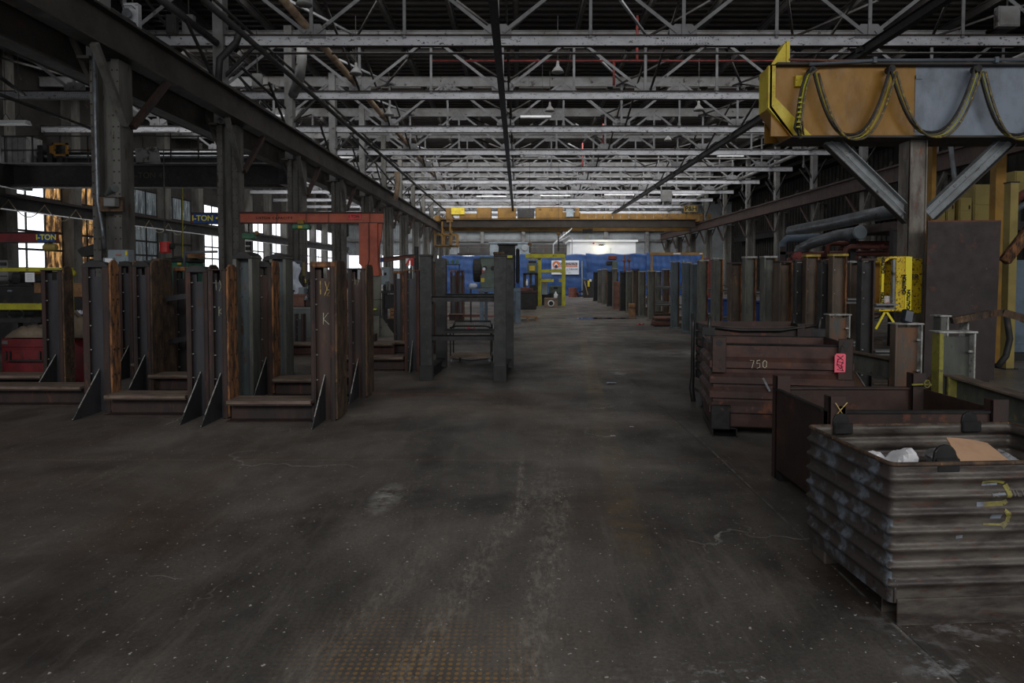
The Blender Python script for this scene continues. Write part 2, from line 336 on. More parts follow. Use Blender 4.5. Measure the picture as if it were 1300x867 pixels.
    blob(1.62, 2.35, .2, .35, .7, (166,168,172), 8, .5, .6); blob(.72,2.35,.5,.2,.35,(176,176,176),14,.56,.6)
    # dotted remains of yellow non-slip paint at the photographer's feet
    wv = N.new('ShaderNodeTexVoronoi'); wv.inputs['Scale'].default_value = 34; wv.inputs['Randomness'].default_value = 0; L.new(pos, wv.inputs[0])
    dots = mr(wv.outputs['Distance'], .34, .26)
    reg = ma('MULTIPLY', ma('MULTIPLY', mr(X, -1.0, -.6), mr(X, .12, -.12)), mr(Y, 2.95, 2.45))
    base = mix(ma('MULTIPLY', ma('MULTIPLY', dots, reg), mr(noise(mp((1,1,1)), 4, 4), .36, .56, 0, .75)), base, lin((168,130,76)))
    # cracks and specks
    vr = N.new('ShaderNodeTexVoronoi'); vr.feature = 'DISTANCE_TO_EDGE'; vr.inputs['Scale'].default_value = .7
    dn = N.new('ShaderNodeTexNoise'); dn.inputs['Scale'].default_value = 3; dn.inputs['Detail'].default_value = 6; L.new(pos, dn.inputs[0])
    vm = N.new('ShaderNodeVectorMath'); vm.operation = 'MULTIPLY_ADD'; vm.inputs[1].default_value = (.5,.5,.5); L.new(dn.outputs['Color'], vm.inputs[0]); L.new(pos, vm.inputs[2]); L.new(vm.outputs[0], vr.inputs[0])
    crack = ma('MULTIPLY', mr(vr.outputs['Distance'], .007, .002), mr(noise(mp((1,1,1),(3,3,0)), .7, 4), .56, .66))
    base = mix(ma('MULTIPLY', crack, .8), base, lin((176,174,168)))
    sp = noise(mp((1,1,1),(1,1,0)), 38, 2, .5); base = mix(mr(sp, .69, .72, 0, .9), base, lin((196,192,184)))
    sp2 = noise(mp((1,1,1),(5,1,0)), 16, 3, .6); base = mix(mr(sp2, .70, .76, 0, .45), base, lin((150,144,136)))
    L.new(base, bs.inputs['Base Color'])
    L.new(mr(noise(mp((1,1,1),(8,8,0)), 1.6, 6), .35, .7, .33, .6), bs.inputs['Roughness'])
    bp = N.new('ShaderNodeBump'); bp.inputs['Strength'].default_value = .25; bp.inputs['Distance'].default_value = .006
    L.new(ma('ADD', noise(mp((1,1,1)), 26, 5), ma('MULTIPLY', crack, -.6)), bp.inputs['Height']); L.new(bp.outputs[0], bs.inputs['Normal'])
    return m
M['floor'] = floor_mat()
M['joint'] = mat('floor_joint_dirt', (50,46,43), rough=.95, bump=0)
# ================================================================ THE SETTING
fl = structure(MB().box(-21, 26, -4, 78, -.14, -.02).build('floor', M['joint']))
xs = [-21,-15.5,-10,-4.45,1.62,7.5,13.4,19.5,26]; ys = [-4,-.4,2.25,5.19,8.12,11.6,15.2,19,23,28,33,39,46,54,63,78]
for i in range(len(xs)-1):
    for j in range(len(ys)-1):
        MB().box(xs[i]+.0015, xs[i+1]-.0015, ys[j]+.003, ys[j+1]-.003, -.12, 0).build('slab', M['floor'], fl)
# roof deck with its purlins
rf = structure(MB().box(-21, 26, -4, 78, 10.15, 10.3).build('ceiling', M['roof']))
def purl():
    m = MB(); m.box(-.05,.05,-4,78,9.78,10.0); m.box(-.1,.1,-4,78,9.98,10.02); return m
p0 = purl().build('purlin', M['purlin'], rf); p0.location = (-19,0,0)
for k in range(1, 21):
    p = p0.copy(); C.objects.link(p); p.location = (-19+k*2.1,0,0)
m = MB()
for k in range(0, 160): m.box(-21, 26, 8+k*.44, 8.12+k*.44, 10.08, 10.15)
m.build('deck_rib', M['roof'], rf, kind='stuff')
# left wall with its window bays
WXL = -20.0; BY = [25.0+3.72*k for k in range(13)]
wl = structure(MB().box(WXL-.25, WXL, 4, 78, 0, 1.75).box(WXL-.25, WXL, 4, 78, 6.0, 10.15).box(WXL-.2, WXL, 4, 78, 4.42, 4.72).box(WXL-.25, WXL, 4, 25, 1.75, 6.0).build('wall_left', M['wall_dk']))
for k, y in enumerate(BY): MB().box(WXL-.25, WXL+.45, y-.28, y+.28, 0, 10).build('pilaster', M['column'], wl)
kinds = ['bright','amber','grey','solid','bright','bright','bright','bright','bright','bright','bright','bright']
for k, kd in enumerate(kinds):
    y0, y1 = BY[k]+.28, BY[k+1]-.28
    wn = structure(MB().box(WXL-.12, WXL-.04, y0, y1, 4.72, 4.76).box(WXL-.12, WXL-.04, y0, y1, 5.96, 6.0).box(WXL-.12,WXL-.04,y0,y1,1.75,1.8).box(WXL-.12,WXL-.04,y0,y1,4.37,4.42).build('window_%d' % (k+1), M['dark']))
    nb = 3; st = (y1-y0)/nb
    for i in range(nb+1):
        yy = y0+st*i; MB().box(WXL-.12, WXL-.02, yy-.035, yy+.035, 1.75, 6.0).build('mullion', M['dark'], wn)
    for zz in (2.55, 3.3): MB().box(WXL-.11, WXL-.03, y0, y1, zz-.045, zz+.045).build('rail', M['dark'], wn)
    for i in range(nb):
        for (z0, z1, row) in ((1.8,2.55,0),(2.55,3.3,1),(3.3,4.4,2),(4.74,5.98,3)):
            mm = {'bright':'winbright','amber':'winamber','grey':'wingrey','solid':'wingrey'}[kd]
            if kd == 'bright' and k == 0 and i == 2: mm = 'winamber'
            if kd == 'amber' and i == 2 and row in (1,3): mm = 'winbright'
            if kd == 'solid' and row < 3: mm = 'siding_dk'
            MB().box(WXL-.085, WXL-.065, y0+st*i+.03, y0+st*(i+1)-.03, z0+.02, z1-.02).build('pane', M[mm], wn)
# far wall
wf = structure(MB().box(-21, 26, 76, 76.3, 0, 2.2).box(-21,26,76,76.3,3.9,10.2).box(-1,26,76,76.3,2.2,3.9).build('wall_far', M['siding']))
m = MB()
for k in range(150): m.box(-20.9+k*.25, -20.8+k*.25, 75.93, 76, 3.95, 7.4)
m.build('siding_rib', M['siding'], wf, kind='stuff')
for z in (5.4, 7.4): MB().box(-21, 20, 75.6, 75.95, z, z+.25).build('girt', M['truss_dim'], wf)
MB().box(-8, 18, 75.3, 75.9, 6.55, 6.95).build('girt', M['dark'], wf)
for k in range(7): MB().box(-9.3+k*4.8, -8.9+k*4.8, 75.4, 75.9, 3, 9).build('wall_post', M['truss_dim'], wf)
for k in range(5):
    wn = structure(MB().box(-20+k*3.9, -16.5+k*3.9, 76, 76.1, 2.2, 2.3).box(-20+k*3.9, -16.5+k*3.9, 76, 76.1, 3.8, 3.9).build('window_%d' % (k+13), M['dark']))
    for i in range(3): MB().box(-20+k*3.9+i*1.17+.03, -20+k*3.9+i*1.17+1.14, 76.03, 76.06, 2.3, 3.8).build('pane', M['winbright'], wn)
# right wall
wr = structure(MB().box(25, 25.3, 4, 78, 0, 10.2).build('wall_right', M['wall_dk']))
m = MB()
for k in range(120): m.box(24.9, 25, 5+k*.6, 5.25+k*.6, 0, 10)
m.build('siding_rib', M['wall_dk'], wr, kind='stuff')
wb = structure(MB().box(-21, 26, 77.6, 77.9, 0, .2).build('baseboard_far', M['wall_dk']))
# ================================================================ ROOF STRUCTURE
HC = EYE+5.90; TY0 = 16.9; SP = 5.05; NT = 12
def make_truss():
    t = thing('roof_truss', 'nearest white riveted steel roof truss, spanning the hall across the top of the picture', 'truss', (0, TY0, HC), 0, 'roof trusses')
    x0, x1 = -19.8, 15.6
    MB().box(x0, x1, -.012, .012, 0, .26).build('chord_web', M['truss'], t)
    MB().box(x0, x1, -.09, .05, .26, .275).box(x0, x1, -.075, .05, -.012, 0).build('chord_flange', M['flange'], t)
    MB().box(x0, x1, -.05, .05, 1.88, 2.24).box(x0,x1,-.1,.1,2.24,2.26).build('top_chord', M['truss_dim'], t)
    g0 = -.556; rv = MB()
    def rivet(x, z): rv.lathe((x, -.012, z), [(.011, .003), (.011,-.004), (.005,-.012)], 5, 'y')
    for i in range(-4, 4):
        gx = g0+4.79*i
        if not x0+.4 < gx < x1: continue
        MB().prism([(gx-.36,-.03,.2),(gx+.36,-.03,.2),(gx+.36,-.03,.42),(gx+.22,-.03,.56),(gx-.22,-.03,.56),(gx-.36,-.03,.42)], (0,.02,0)).build('gusset', M['truss_web'], t)
        MB().bar((gx,-.05,.26), (gx,-.05,1.95), .09, .03, (0,1,0)).build('vertical', M['truss_web'], t)
        for s in (-1, 1):
            MB().bar((gx+s*.15,-.06,.34), (gx+s*2.35,-.06,2.05), .09, .02, (0,1,0)).bar((gx+s*.15,-.04,.38), (gx+s*2.35,-.04,2.09), .02, .05, (0,1,0)).build('diagonal', M['truss_web'], t)
        MB().bar((gx+2.395,-.05,.2), (gx+2.395,-.05,1.95), .08, .03, (0,1,0)).prism([(gx+2.31,-.035,.26),(gx+2.48,-.035,.26),(gx+2.44,-.035,.42),(gx+2.35,-.035,.42)], (0,.02,0)).build('vertical', M['truss_web'], t)
        MB().prism([(gx+2.05,-.03,1.7),(gx+2.75,-.03,1.7),(gx+2.75,-.03,1.95),(gx+2.05,-.03,1.95)], (0,.02,0)).build('gusset', M['truss_web'], t)
        for a in (-.3,-.18,-.06,.06,.18,.3):
            rivet(gx+a,.2); rivet(gx+a,.07); rivet(gx+a*.6,.46)
        if i in (1, -3):
            MB().box(gx-.7, gx+.7, -.035, -.012, .03, .23).build('splice_plate', M['truss'], t)
            for q in range(18): rv.lathe((gx-.65+q*.076, -.035, .06), [(.012,.002),(.012,-.006),(.005,-.012)], 5, 'y'); rv.lathe((gx-.65+q*.076, -.035, .2), [(.012,.002),(.012,-.006),(.005,-.012)], 5, 'y')
    for q in range(70): rivet(x0+.3+q*.5, .13 + (.06 if q % 2 else -.06))
    rv.build('rivets', M['flange'], t, kind='stuff')
    return t
tr = make_truss()
for k in range(1, NT):
    dup(tr, (0, TY0+SP*k, HC), 0, '%s white riveted roof truss counted from the camera, spanning the hall' % ORD[k])
# lateral and sway bracing between the trusses
for k in range(0, NT-1):
    y = TY0+SP*k
    t = thing('roof_bracing', 'dark crossed steel bracing between the %s and %s roof trusses from the camera' % (ORD[k], ORD[k+1]), 'bracing', (0,y,HC), 0, 'bracing between the roof trusses')
    for x in (-17.5,-12.7,-5.35,-.55,4.2,9.0,13.6):
        MB().bar((x-2.2,0,2.0), (x+.2,SP,1.95), .07, .07).build('lateral_brace', M['truss_web'] if (x in (-5.35,4.2)) else M['purlin'], t)
        MB().bar((x+2.2,0,2.0), (x-.2,SP,1.9), .06, .06).build('lateral_brace', M['purlin'], t)
    for x in (-10.2,-5.35,-.35,4.4,9.2):
        MB().bar((x,.1,.3), (x,SP-.1,1.95), .06, .06).bar((x,.1,1.95), (x,SP-.1,.3), .06, .06).build('sway_brace', M['purlin'], t)
# two long dark runway beams hung under the trusses
for (x, lb) in ((-.545, 'long black hanging beam running down the middle of the hall under the trusses'), (8.85, 'long black hanging beam under the trusses towards the right-hand columns')):
    b = thing('hanging_beam', lb, 'beam', (x, 11, HC-.25))
    MB().box(-.014,.014,0,53,0,.2).build('web', M['black'], b); MB().box(-.09,.09,0,53,-.02,0).build('bottom_flange', M['black'], b); MB().box(-.09,.09,0,53,.2,.215).build('top_flange', M['black'], b)
    for k in range(10): MB().box(-.1,.1,TY0+SP*k-11-.12,TY0+SP*k-11+.12,.1,.24).build('clamp', M['dark'], b)
# long pipes
def longpipe(name, lb, x, h, r, mt, y0=9, y1=70, cat='pipe', n=8):
    o = MB().tube([(x,y0,EYE+h),(x,y1,EYE+h)], r, n).build(name, mt, smooth=True); return tag(o, lb, cat)
longpipe('tan_pipe', 'fat tan pipe running along the roof left of the middle beam', -5.5, 6.42, .10, M['brownpipe'])
longpipe('dark_pipe', 'black pipe running along the upper left just inside the column line', -6.6, 5.75, .07, M['dark'])
longpipe('dark_pipe', 'black pipe high over the left runway girder, outermost of the pair', -8.9, 5.75, .08, M['dark'])
longpipe('dark_pipe', 'thin dark conduit high up between the tan pipe and left columns', -7.1, 6.4, .04, M['dark'])
longpipe('dark_pipe', 'dark pipe in the roof of the left bay', -12.4, 5.5, .07, M['dark'])
longpipe('steel_pipe', 'grey steel pipe high along the right-hand columns', 14.3, 6.2, .10, M['truss_dim'])
for (y, z, x0, x1, r, mt, lb) in ((18.9,7.9,-8,16,.035,'dark','thin black cross pipe just behind the first roof truss'),(22.6,8.9,-3,16,.035,'redpipe','thin red sprinkler pipe crossing behind the second truss'),(24.6,8.15,-8,16,.03,'truss_dim','pale cross pipe between the second and third trusses'),(29,7.9,-8,16,.035,'truss_dim','pale cross pipe between the third and fourth trusses'),(33.4,8.7,-8,16,.05,'truss_dim','pale cross pipe between the fourth and fifth trusses'),(38.7,8.4,-8,16,.05,'truss_dim','pale cross pipe between the fifth and sixth trusses'),(44,8.1,-8,16,.06,'truss_dim','pale cross pipe between the sixth and seventh trusses')):
    tag(MB().tube([(x0,y,z),(x1,y,z)], r, 6).build('cross_pipe', M[mt], smooth=True), lb, 'pipe')
for (px, y, z0, z1) in ((807,21,8.4,9.8),(778,22.4,8.0,8.8),(765,34,8.2,9.7),(739,40,8,9.6)):
    x = (px-VX)*y/FP; tag(MB().tube([(x,y,z0),(x,y,z1)], .045, 6).build('drop_pipe', M['redpipe'], smooth=True), 'short red vertical roof pipe, ' + {21:'nearest of the four',22.4:'second counted from the camera',34:'third counted from the camera',40:'farthest of the four'}[y], 'pipe')
# ---- columns and runway girders
COLY = [11.85+SP*k for k in range(12)]
def column(y, k, right=False):
    s = -1 if right else 1
    y = y
    X = 16.2 if right else -7.5
    lb = ('%s riveted steel column from the camera on the %s side of the hall' % (ORD[k], 'right' if right else 'left')) + (', with grey switch boxes at its foot' if (k == 0 and not right) else '')
    if k == 0 and not right: X = -7.40
    t = thing('steel_column', lb, 'column', (X, y, 0), 0, 'right column line' if right else 'left column line')
    h = EYE+3.85
    MB().box(-.26,-.12,-.2,.2,.02,h).build('channel', M['column'], t)
    MB().box(.12,.26,-.2,.2,.02,h).build('channel', M['column'], t)
    MB().box(-.12,.12,-.05,.05,.02,h).build('web', M['column'], t)
    MB().box(-.06,.06,-.09,-.05,.02,h-.3).build('cover_plate', M['column'], t)
    MB().box(-.45,.45,-.35,.35,0,.03).build('base_plate', M['dark'], t)
    MB().box(-.34,-.08,-.16,.16,h+.03,EYE+8.3).build('upper_shaft', M['truss_dim'] if k < 5 else M['column'], t)
    for sg in (-1, 1):
        MB().bar((.3*s, -.1*sg, h-1.15), (.42*s, -1.1*sg, h-.05), .12, .1).build('knee_brace', M['rust_dk'] if sg < 0 else M['column'], t)
    MB().bar((-.3*s, 0, h-.5), (-1.1*s, 0, h+1.4), .08, .08).build('roof_brace', M['runway'], t)
    MB().bar((-.2, 0, h+1.2), (.72*s, 0, HC+.05), .07, .07).build('roof_brace', M['dark'], t)
    MB().bar((-.3, 0, h+1.0), (-.3, 1.6, HC+.1), .06, .06).bar((-.3, 0, h+1.0), (-.3, -1.6, HC+.1), .06, .06).build('roof_brace', M['dark'], t)
    MB().box(-.42*s if s>0 else .2, -.2 if s>0 else .42, -.3,.3,h-.02,h+.03).build('cap_plate', M['column'], t)
    rv = MB()
    for q in range(26):
        for x in (-.235,-.145,.145,.235): rv.cbox((x,-.204,.15+q*.2), (.024,.012,.024))
    rv.build('rivets', M['flange'], t, kind='stuff')
    return t
for k, y in enumerate(COLY):
    column(y, k)
for k, y in enumerate(COLY[2:]): column(y+3.2, k, True)
def girder(x, y0, y1, z0, z1, name, lb, mt):
    g = thing(name, lb, 'girder', (x, y0, z0)); d = z1-z0; ln = y1-y0
    MB().box(-.02,.02,0,ln,0,d).build('web', mt, g)
    MB().box(-.17,.17,0,ln,-.02,.015).build('bottom_flange', mt, g); MB().box(-.17,.17,0,ln,d-.015,d+.02).build('top_flange', mt, g)
    MB().box(-.05,.05,0,ln,d+.02,d+.1).build('crane_rail', M['rust_dk'], g)
    m = MB(); n = int(ln/1.27)
    for i in range(n): m.box(.02,.16,i*1.27,i*1.27+.015,.02,d-.02)
    return g
GH = EYE+4.50
girder(-7.12, 3, 72, GH-.62, GH, 'runway_girder', 'dark steel crane runway girder along the near side of the left columns', M['runway'])
girder(-8.15, 3, 72, GH-.80, GH-.15, 'runway_girder', 'dark crane runway girder on the far side of the left columns', M['runway'])
girder(15.75, 3, 72, GH-.62, GH, 'runway_girder', 'brown crane runway girder along the right-hand columns', M['rust_dk'])
girder(-19.0, 8, 72, EYE+2.45, EYE+2.9, 'runway_girder', 'dark crane runway girder in front of the left windows', M['dark'])
girder(24.0, 8, 72, EYE+3.6, EYE+4.2, 'runway_girder', 'dark runway girder along the far right wall', M['dark'])
# festoon cable on the left wall girder
pts = []
for i in range(0, 121):
    y = 22+i*.12; pts.append((-18.72, y, EYE+2.75-.55*abs(math.sin(PI*i/15))))
tag(MB().tube(pts, .018, 5).build('festoon_cable', M['cable'], smooth=True), 'thin cable hanging in loops along the girder before the left windows', 'cable')
# conduits on first column
def pixpipe(name, pts, r, mt, lb, n=8):
    return tag(MB().tube([W(*p) for p in pts], r, n).build(name, mt, smooth=True), lb, 'pipe')
pixpipe('conduit', [(118,-10,11.5),(121,150,11.5),(124,255,11.5),(130,290,11.5),(133,316,11.5)], .035, M['galv'], 'pale conduit running down the nearest left column to its switch box')
pixpipe('overhead_pipe', [(255,-40,16.2),(262,4,16.2),(303,38,16.2),(303,44,16.2),(300,54,16.2),(279,75,16.2),(277,108,16.2)], .085, M['dark'], 'thick dark bent pipe with a joint at the second left column, under the first truss')
pixpipe('overhead_pipe', [(200,-4,14.5),(275,55,16.6)], .09, M['dark'], 'straight dark pipe slanting into the second left column near the top')
pixpipe('overhead_pipe', [(383,60,20),(383,76,20),(380,100,20),(372,120,21)], .16, M['truss_dim'], 'fat pale elbow pipe beside the third left column')
pixpipe('down_pipe', [(504,218,33),(505,232,33),(504,242,33),(502,254,33)], .13, M['brownpipe'], 'tan vertical downpipe between far left columns')
for i, (a, b) in enumerate((((290,84,22),(345,140,24)),((0,98,14),(30,120,16)),((290,70,18),(365,140,22)),((0,120,15),(120,165,19)),((395,110,24),(500,235,38)))):
    pixpipe('brace_rod', [a, b], .045, M['dark'], ['dark sloping rod behind the second left column','dark sloping rod at the left edge below the girders','dark sloping rod from the second to the third left column','dark sloping rod low in the left bay roof','long dark sloping rod above the left runway girder'][i])
# ================================================================ TEXT AND STROKES
def text(s, loc, size, mt, name, parent=None, rot=(PI/2,0,0), ext=.004, sx=1, bold=.0, sp=1.0):
    cu = bpy.data.curves.new(name, 'FONT'); cu.body = s; cu.size = size; cu.extrude = ext; cu.align_x = 'CENTER'; cu.align_y = 'CENTER'; cu.offset = bold; cu.space_character = sp
    tmp = bpy.data.objects.new(name, cu); C.objects.link(tmp); bpy.context.view_layer.update()
    me = bpy.data.meshes.new_from_object(tmp.evaluated_get(bpy.context.evaluated_depsgraph_get()))
    bpy.data.objects.remove(tmp); me.materials.clear(); me.materials.append(mt)
    o = bpy.data.objects.new(name, me); C.objects.link(o); o.rotation_euler = rot; o.scale = (sx,1,1); o.location = loc
    if parent is not None: o.parent = parent
    return o
def strokes(lines, c, s, mt, name, parent, r=.008, rz=0):
    """chalk strokes in the XZ plane around c; s = size"""
    m = MB()
    for ln in lines:
        m.tube([(c[0]+x*s, c[1], c[2]+z*s) for (x,z) in ln], r, 5)
    return m.build(name, mt, parent)
CH_HALF = [[(-.35,1),(-.33,.0)],[(.35,.95),(-.05,-.1)],[(.0,.95),(.12,.45)],[(.12,.3),(.3,.35),(.34,.2),(.12,-.1),(.4,-.12)]]
CH_K = [[(-.2,.5),(-.22,-.5)],[(.22,.5),(-.2,-.05),(.28,-.5)]]
CH_X = [[(-.45,.5),(.2,-.5)],[(.5,.55),(-.4,-.5)]]
CH_750 = [[(-1.0,.45),(-.55,.45),(-.8,-.5)],[(.15,.5),(-.2,.45),(-.22,.08),(.12,.1),(.14,-.35),(-.2,-.5)],[(.72,.5),(.5,.3),(.5,-.25),(.7,-.45),(.9,-.25),(.92,.3),(.72,.5)]]
# ================================================================ HANGING LAMPS, BOXES
def lamp(px, py, Y, n):
    p = W(px, py, Y)
    t = thing('high_bay_lamp', n, 'lamp', p, 0, 'high bay lamps')
    MB().lathe((0,0,0), [(.20,-.10),(.19,-.07),(.13,.03),(.06,.10),(.05,.16),(.045,.24),(.02,.26)], 14).build('shade', M['truss_dim'], t, smooth=True)
    MB().tube([(0,0,.26),(0,0,HC+2.2-p.z)], .012, 5).build('hanger', M['dark'], t)
for (px,py,Y,n) in ((452,90,20.5,'grey bell-shaped lamp hanging above the second truss, left of the middle beam'),(494,143,26,'grey bell-shaped lamp hanging left of the middle beam by the third truss'),(386,1,16,'dark bell lamp at the top edge left, beside the tan pipe'),(708,88,20.5,'dark bell-shaped lamp hanging right of the middle beam behind the first truss'),(887,137,24.5,'pale bell-shaped lamp left of the yellow crane beam, nearest of that side'),(848,176,34,'small pale bell lamp behind the fourth truss, right of middle'),(698,138,26,'small dark bell lamp above the left end of the first strip light')):
    lamp(px,py,Y,n)
def strip(px, py, Y, wd, n, rz=0):
    p = W(px, py, Y)
    t = thing('strip_light', n, 'light', p, rz, 'white strip light fittings')
    MB().prism([(-wd/2,-.12,0),(-wd/2,.12,0),(-wd/2,.06,.09),(-wd/2,-.06,.09)], (wd,0,0)).build('reflector', M['white'], t)
    m = MB()
    for s in (-.22,.22): m.tube([(s*wd-.12,0,.09),(s*wd,0,.26),(s*wd+.12,0,.09)], .008, 4); m.tube([(s*wd,0,.26),(s*wd,0,HC+2.0-p.z)], .006, 4)
    m.build('hanger', M['dark'], t)
for a in ((680,150,24.5,1.15,'white strip light hanging right of the middle beam, nearest one'),(676,199,38,1.4,'white strip light right of the middle beam, second one back'),(927,199,35,1.4,'white strip light at the right by the black hanging beam'),(16,158,15.5,.75,'white strip light at the left edge of the picture'),(348,149,26,1.0,'white strip light in the left bay near the third column'),(434,201,36,1.2,'white strip light between the left columns, beyond the fourth'),(624,250,52,2.4,'far white strip light just left of the middle, above the yellow bridge crane'),(705,249,52,2.4,'far white strip light just right of the middle, above the yellow bridge crane'),(786,248,52,2.4,'far white strip light above the bridge crane, third from its left end'),(873,248,52,2.4,'far white strip light near the lettered sign of the bridge crane')):
    strip(*a)
def hbox(px, py, Y, w, h, mt, lb, name='junction_box'):
    p = W(px, py, Y)
    t = thing(name, lb, 'box', p)
    top = HC+1.95-p.z
    MB().box(-w/2,w/2,-.08,.08,0,h).build('housing', mt, t, bevel=.01)
    MB().box(-w/2+.03,w/2-.03,-.09,-.08,.03,h-.03).build('cover', mt, t)
    MB().tube([(0,0,h),(0,0,max(h+.3,top))], .02, 5).build('bracket', M['dark'], t)
    return t
b = hbox(169,44,15.2,.33,.70,M['truss'],'white metal box with a small floodlight, hanging at the upper left','floodlight_box')
MB().lathe((0,-.1,.40), [(.06,-.02),(.10,-.10),(.11,-.14)], 12,'y').build('floodlight', M['galv'], b); MB().tube([(-.12,-.1,.55),(-.1,-.2,.58),(.1,-.2,.58),(.12,-.1,.55)], .01, 5).build('guard', M['dark'], b)
hbox(240,46,17.5,.30,.55,M['truss_dim'],'pale box hanging at the first truss, between the first and second left columns')
hbox(219,44,17,.26,.5,M['dark'],'dark box hanging beside the pale box at the first truss')
hbox(1278,35,15,.5,.46,M['truss_dim'],'pale double box hanging at the top right corner')
hbox(327,112,21,.3,.45,M['truss_dim'],'pale box under the second truss near the third left column')
hbox(846,256,42,.7,.75,M['truss_dim'],'pale box hanging from a far truss above the yellow bridge crane')
hbox(987,181,24,.28,.42,M['truss'],'small white box just left below the yellow crane beam end')
# ================================================================ LEFT BAY BRIDGE CRANE
M['dimchalk'] = mat('faded_letter', (76,74,68), rough=.9, bump=0)
t = thing('bridge_crane', 'dark bridge crane with walkway in the left bay, lettered on its girder', 'crane', (-13.6,24,0))
zb, zt = W(100,235,24).z, W(100,211,24).z
MB().box(-5.2,5.2,-.02,.02,zb,zt).build('girder_web', M['dark'], t)
MB().box(-5.2,5.2,-.22,.22,zb-.1,zb).build('bottom_flange', M['purlin'], t); MB().box(-5.2,5.2,-.5,.5,zt,zt+.05).build('walkway', M['truss_dim'], t)
m = MB()
for k in range(40): m.cbox((-5+k*.26,-.23,zb-.05),(.04,.02,.04))
m.build('rivets', M['flange'], t, kind='stuff')
for k in range(11): MB().box(-5+k*1.0-.02,-5+k*1.0+.02,-.48,-.44,zt+.05,zt+1.0).build('rail_post', M['purlin'], t)
for z in (.5,1.0): MB().box(-5.1,5.1,-.48,-.44,zt+z-.02,zt+z+.02).build('hand_rail', M['purlin'], t)
MB().box(-5.2,5.2,.2,.6,zt+.1,zt+.55).build('rear_girder', M['black'], t); MB().tube([(-5.2,0,zt+.35),(5.2,0,zt+.35)], .06, 6).build('drive_shaft', M['galv'], t)
hs = MB().box(-5.6,-4.35,-.3,.5,zt+.05,zt+1.05); 
for k in range(6): hs.box(-5.5+k*.2,-5.46+k*.2,-.32,-.3,zt+.05,zt+1.05)
hs.build('machine_house', M['truss_dim'], t)
for k in range(3): MB().box(-4.1+k*.35,-3.9+k*.35,-.1,.4,zt+.05,zt+.75).build('resistor_bank', M['black'], t)
yf = (W(88,200,24).x+13.6)
m = MB(); z0 = W(88,201,24).z; z1 = W(88,185,24).z
m.box(yf-.27,yf+.27,-.5,-.42,z0,z0+.06).box(yf-.27,yf+.27,-.5,-.42,z1-.06,z1).box(yf-.27,yf-.21,-.5,-.42,z0,z1).box(yf+.21,yf+.27,-.5,-.42,z0,z1).box(yf-.37,yf-.27,-.5,-.35,z0+.1,z1-.1)
m.build('yellow_gate', M['yellow_beam'], t)
x = W(197,205,24).x+13.6; MB().prism([(x-.4,-.5,zt+.0),(x+.45,-.5,zt+.06),(x+.38,-.5,zt+.62),(x-.45,-.5,zt+.55)], (0,.06,0)).build('panel_board', M['truss_dim'], t)
text('5-TON', (W(183,228,24).x+13.6,-.03,(zb+zt)/2), .3, M['dimchalk'], 'lettering', t); text('42', (W(207,228,24).x+13.6,-.03,(zb+zt)/2), .3, M['dimchalk'], 'lettering', t)
for s in (-5.2,5.2): MB().box(s-.15,s+.15,-.9,.9,zb-.1,zt).build('end_truck', M['dark'], t)
# ================================================================ MAIN BRIDGE CRANE
YC = 57.6
t = thing('bridge_crane', 'long ochre bridge crane spanning the far end of the hall, black lettered plate on it', 'crane', (4.6,YC,0))
def Z(py, Y=YC): return W(700,py,Y).z
def XX(px, Y=YC, o=4.6): return W(px,300,Y).x-o
xa, xb = XX(549), XX(905)
MB().box(-6.9-4.6,15.5-4.6,-.6,.0,Z(289),Z(279)).build('front_girder', M['cranedark'], t); MB().box(xa,xb,-.75,.1,Z(279.5),Z(278.5)).build('girder_flange', M['ochre'], t)
MB().box(-6.9-4.6,15.5-4.6,1.6,2.2,Z(291.5),Z(281)).build('rear_girder', M['ochre'], t)
for k in range(16):
    x0 = XX(735)+k*(XX(900)-XX(735))/16; MB().box(x0,x0+(XX(900)-XX(735))/16-.04,-.68,-.62,Z(278.5),Z(272)).build('guard_panel', M['ochre'], t)
for (a,b_,y0,y1,mt) in ((567,575,279,265,'ochre'),(606,624,278,264.5,'ochre'),(632,655,278,264.5,'ochre'),(657,678,278,266,'dark'),(680,714,278,263.5,'ochre'),(714,736,278,270,'ochre'),(584,606,278,272,'ochre')):
    MB().box(XX(a),XX(b_),-.6,.5,Z(y0),Z(y1)).build('equipment_box', M[mt], t, bevel=.04)
MB().box(XX(574),XX(590.5),-.75,-.3,Z(273),Z(264.5)).build('yellow_cabinet', M['yellow_bright'], t)
MB().box(XX(718),XX(727),-.8,-.6,Z(276),Z(267)).build('switch_box', M['cabinet'], t); MB().box(XX(729),XX(734),-.8,-.6,Z(276),Z(265)).build('bracket_plate', M['ochre'], t)
m = MB(); x0, x1, z0, z1 = XX(555), XX(582), Z(313), Z(283)
for x in (x0, x0+(x1-x0)*.34, x0+(x1-x0)*.7, x1):
    m.box(x-.06,x+.06,-1.6,-1.5,z0,z1 if x < x1 else z0+1.0).box(x-.06,x+.06,-.3,-.2,z0,z1 if x < x1 else z0+1.0)
for z in (z0, z0+1.0): m.box(x0,x1,-1.6,-1.5,z-.06,z+.06).box(x0,x1,-.3,-.2,z-.06,z+.06)
m.box(x0,x1,-1.6,-.2,z0-.08,z0); m.build('operator_cage', M['ochre'], t)
for s in (-7.12-4.6, 15.75-4.6): MB().box(s-.22,s+.22,-1.5,3,6.12,Z(275)).build('end_truck', M['ochre'], t, bevel=.05)
pl = MB().box(XX(865),XX(882),-.85,-.75,Z(270.5),Z(262)).build('name_plate', M['ochre'], t)
MB().box(XX(865)+.08,XX(882)-.08,-.87,-.85,Z(270),Z(262.5)).build('plate_face', M['olive'], pl)
text('P&H', (XX(873.5),-.88,Z(266.4)), .56, M['ink'], 'lettering', pl, bold=.02)
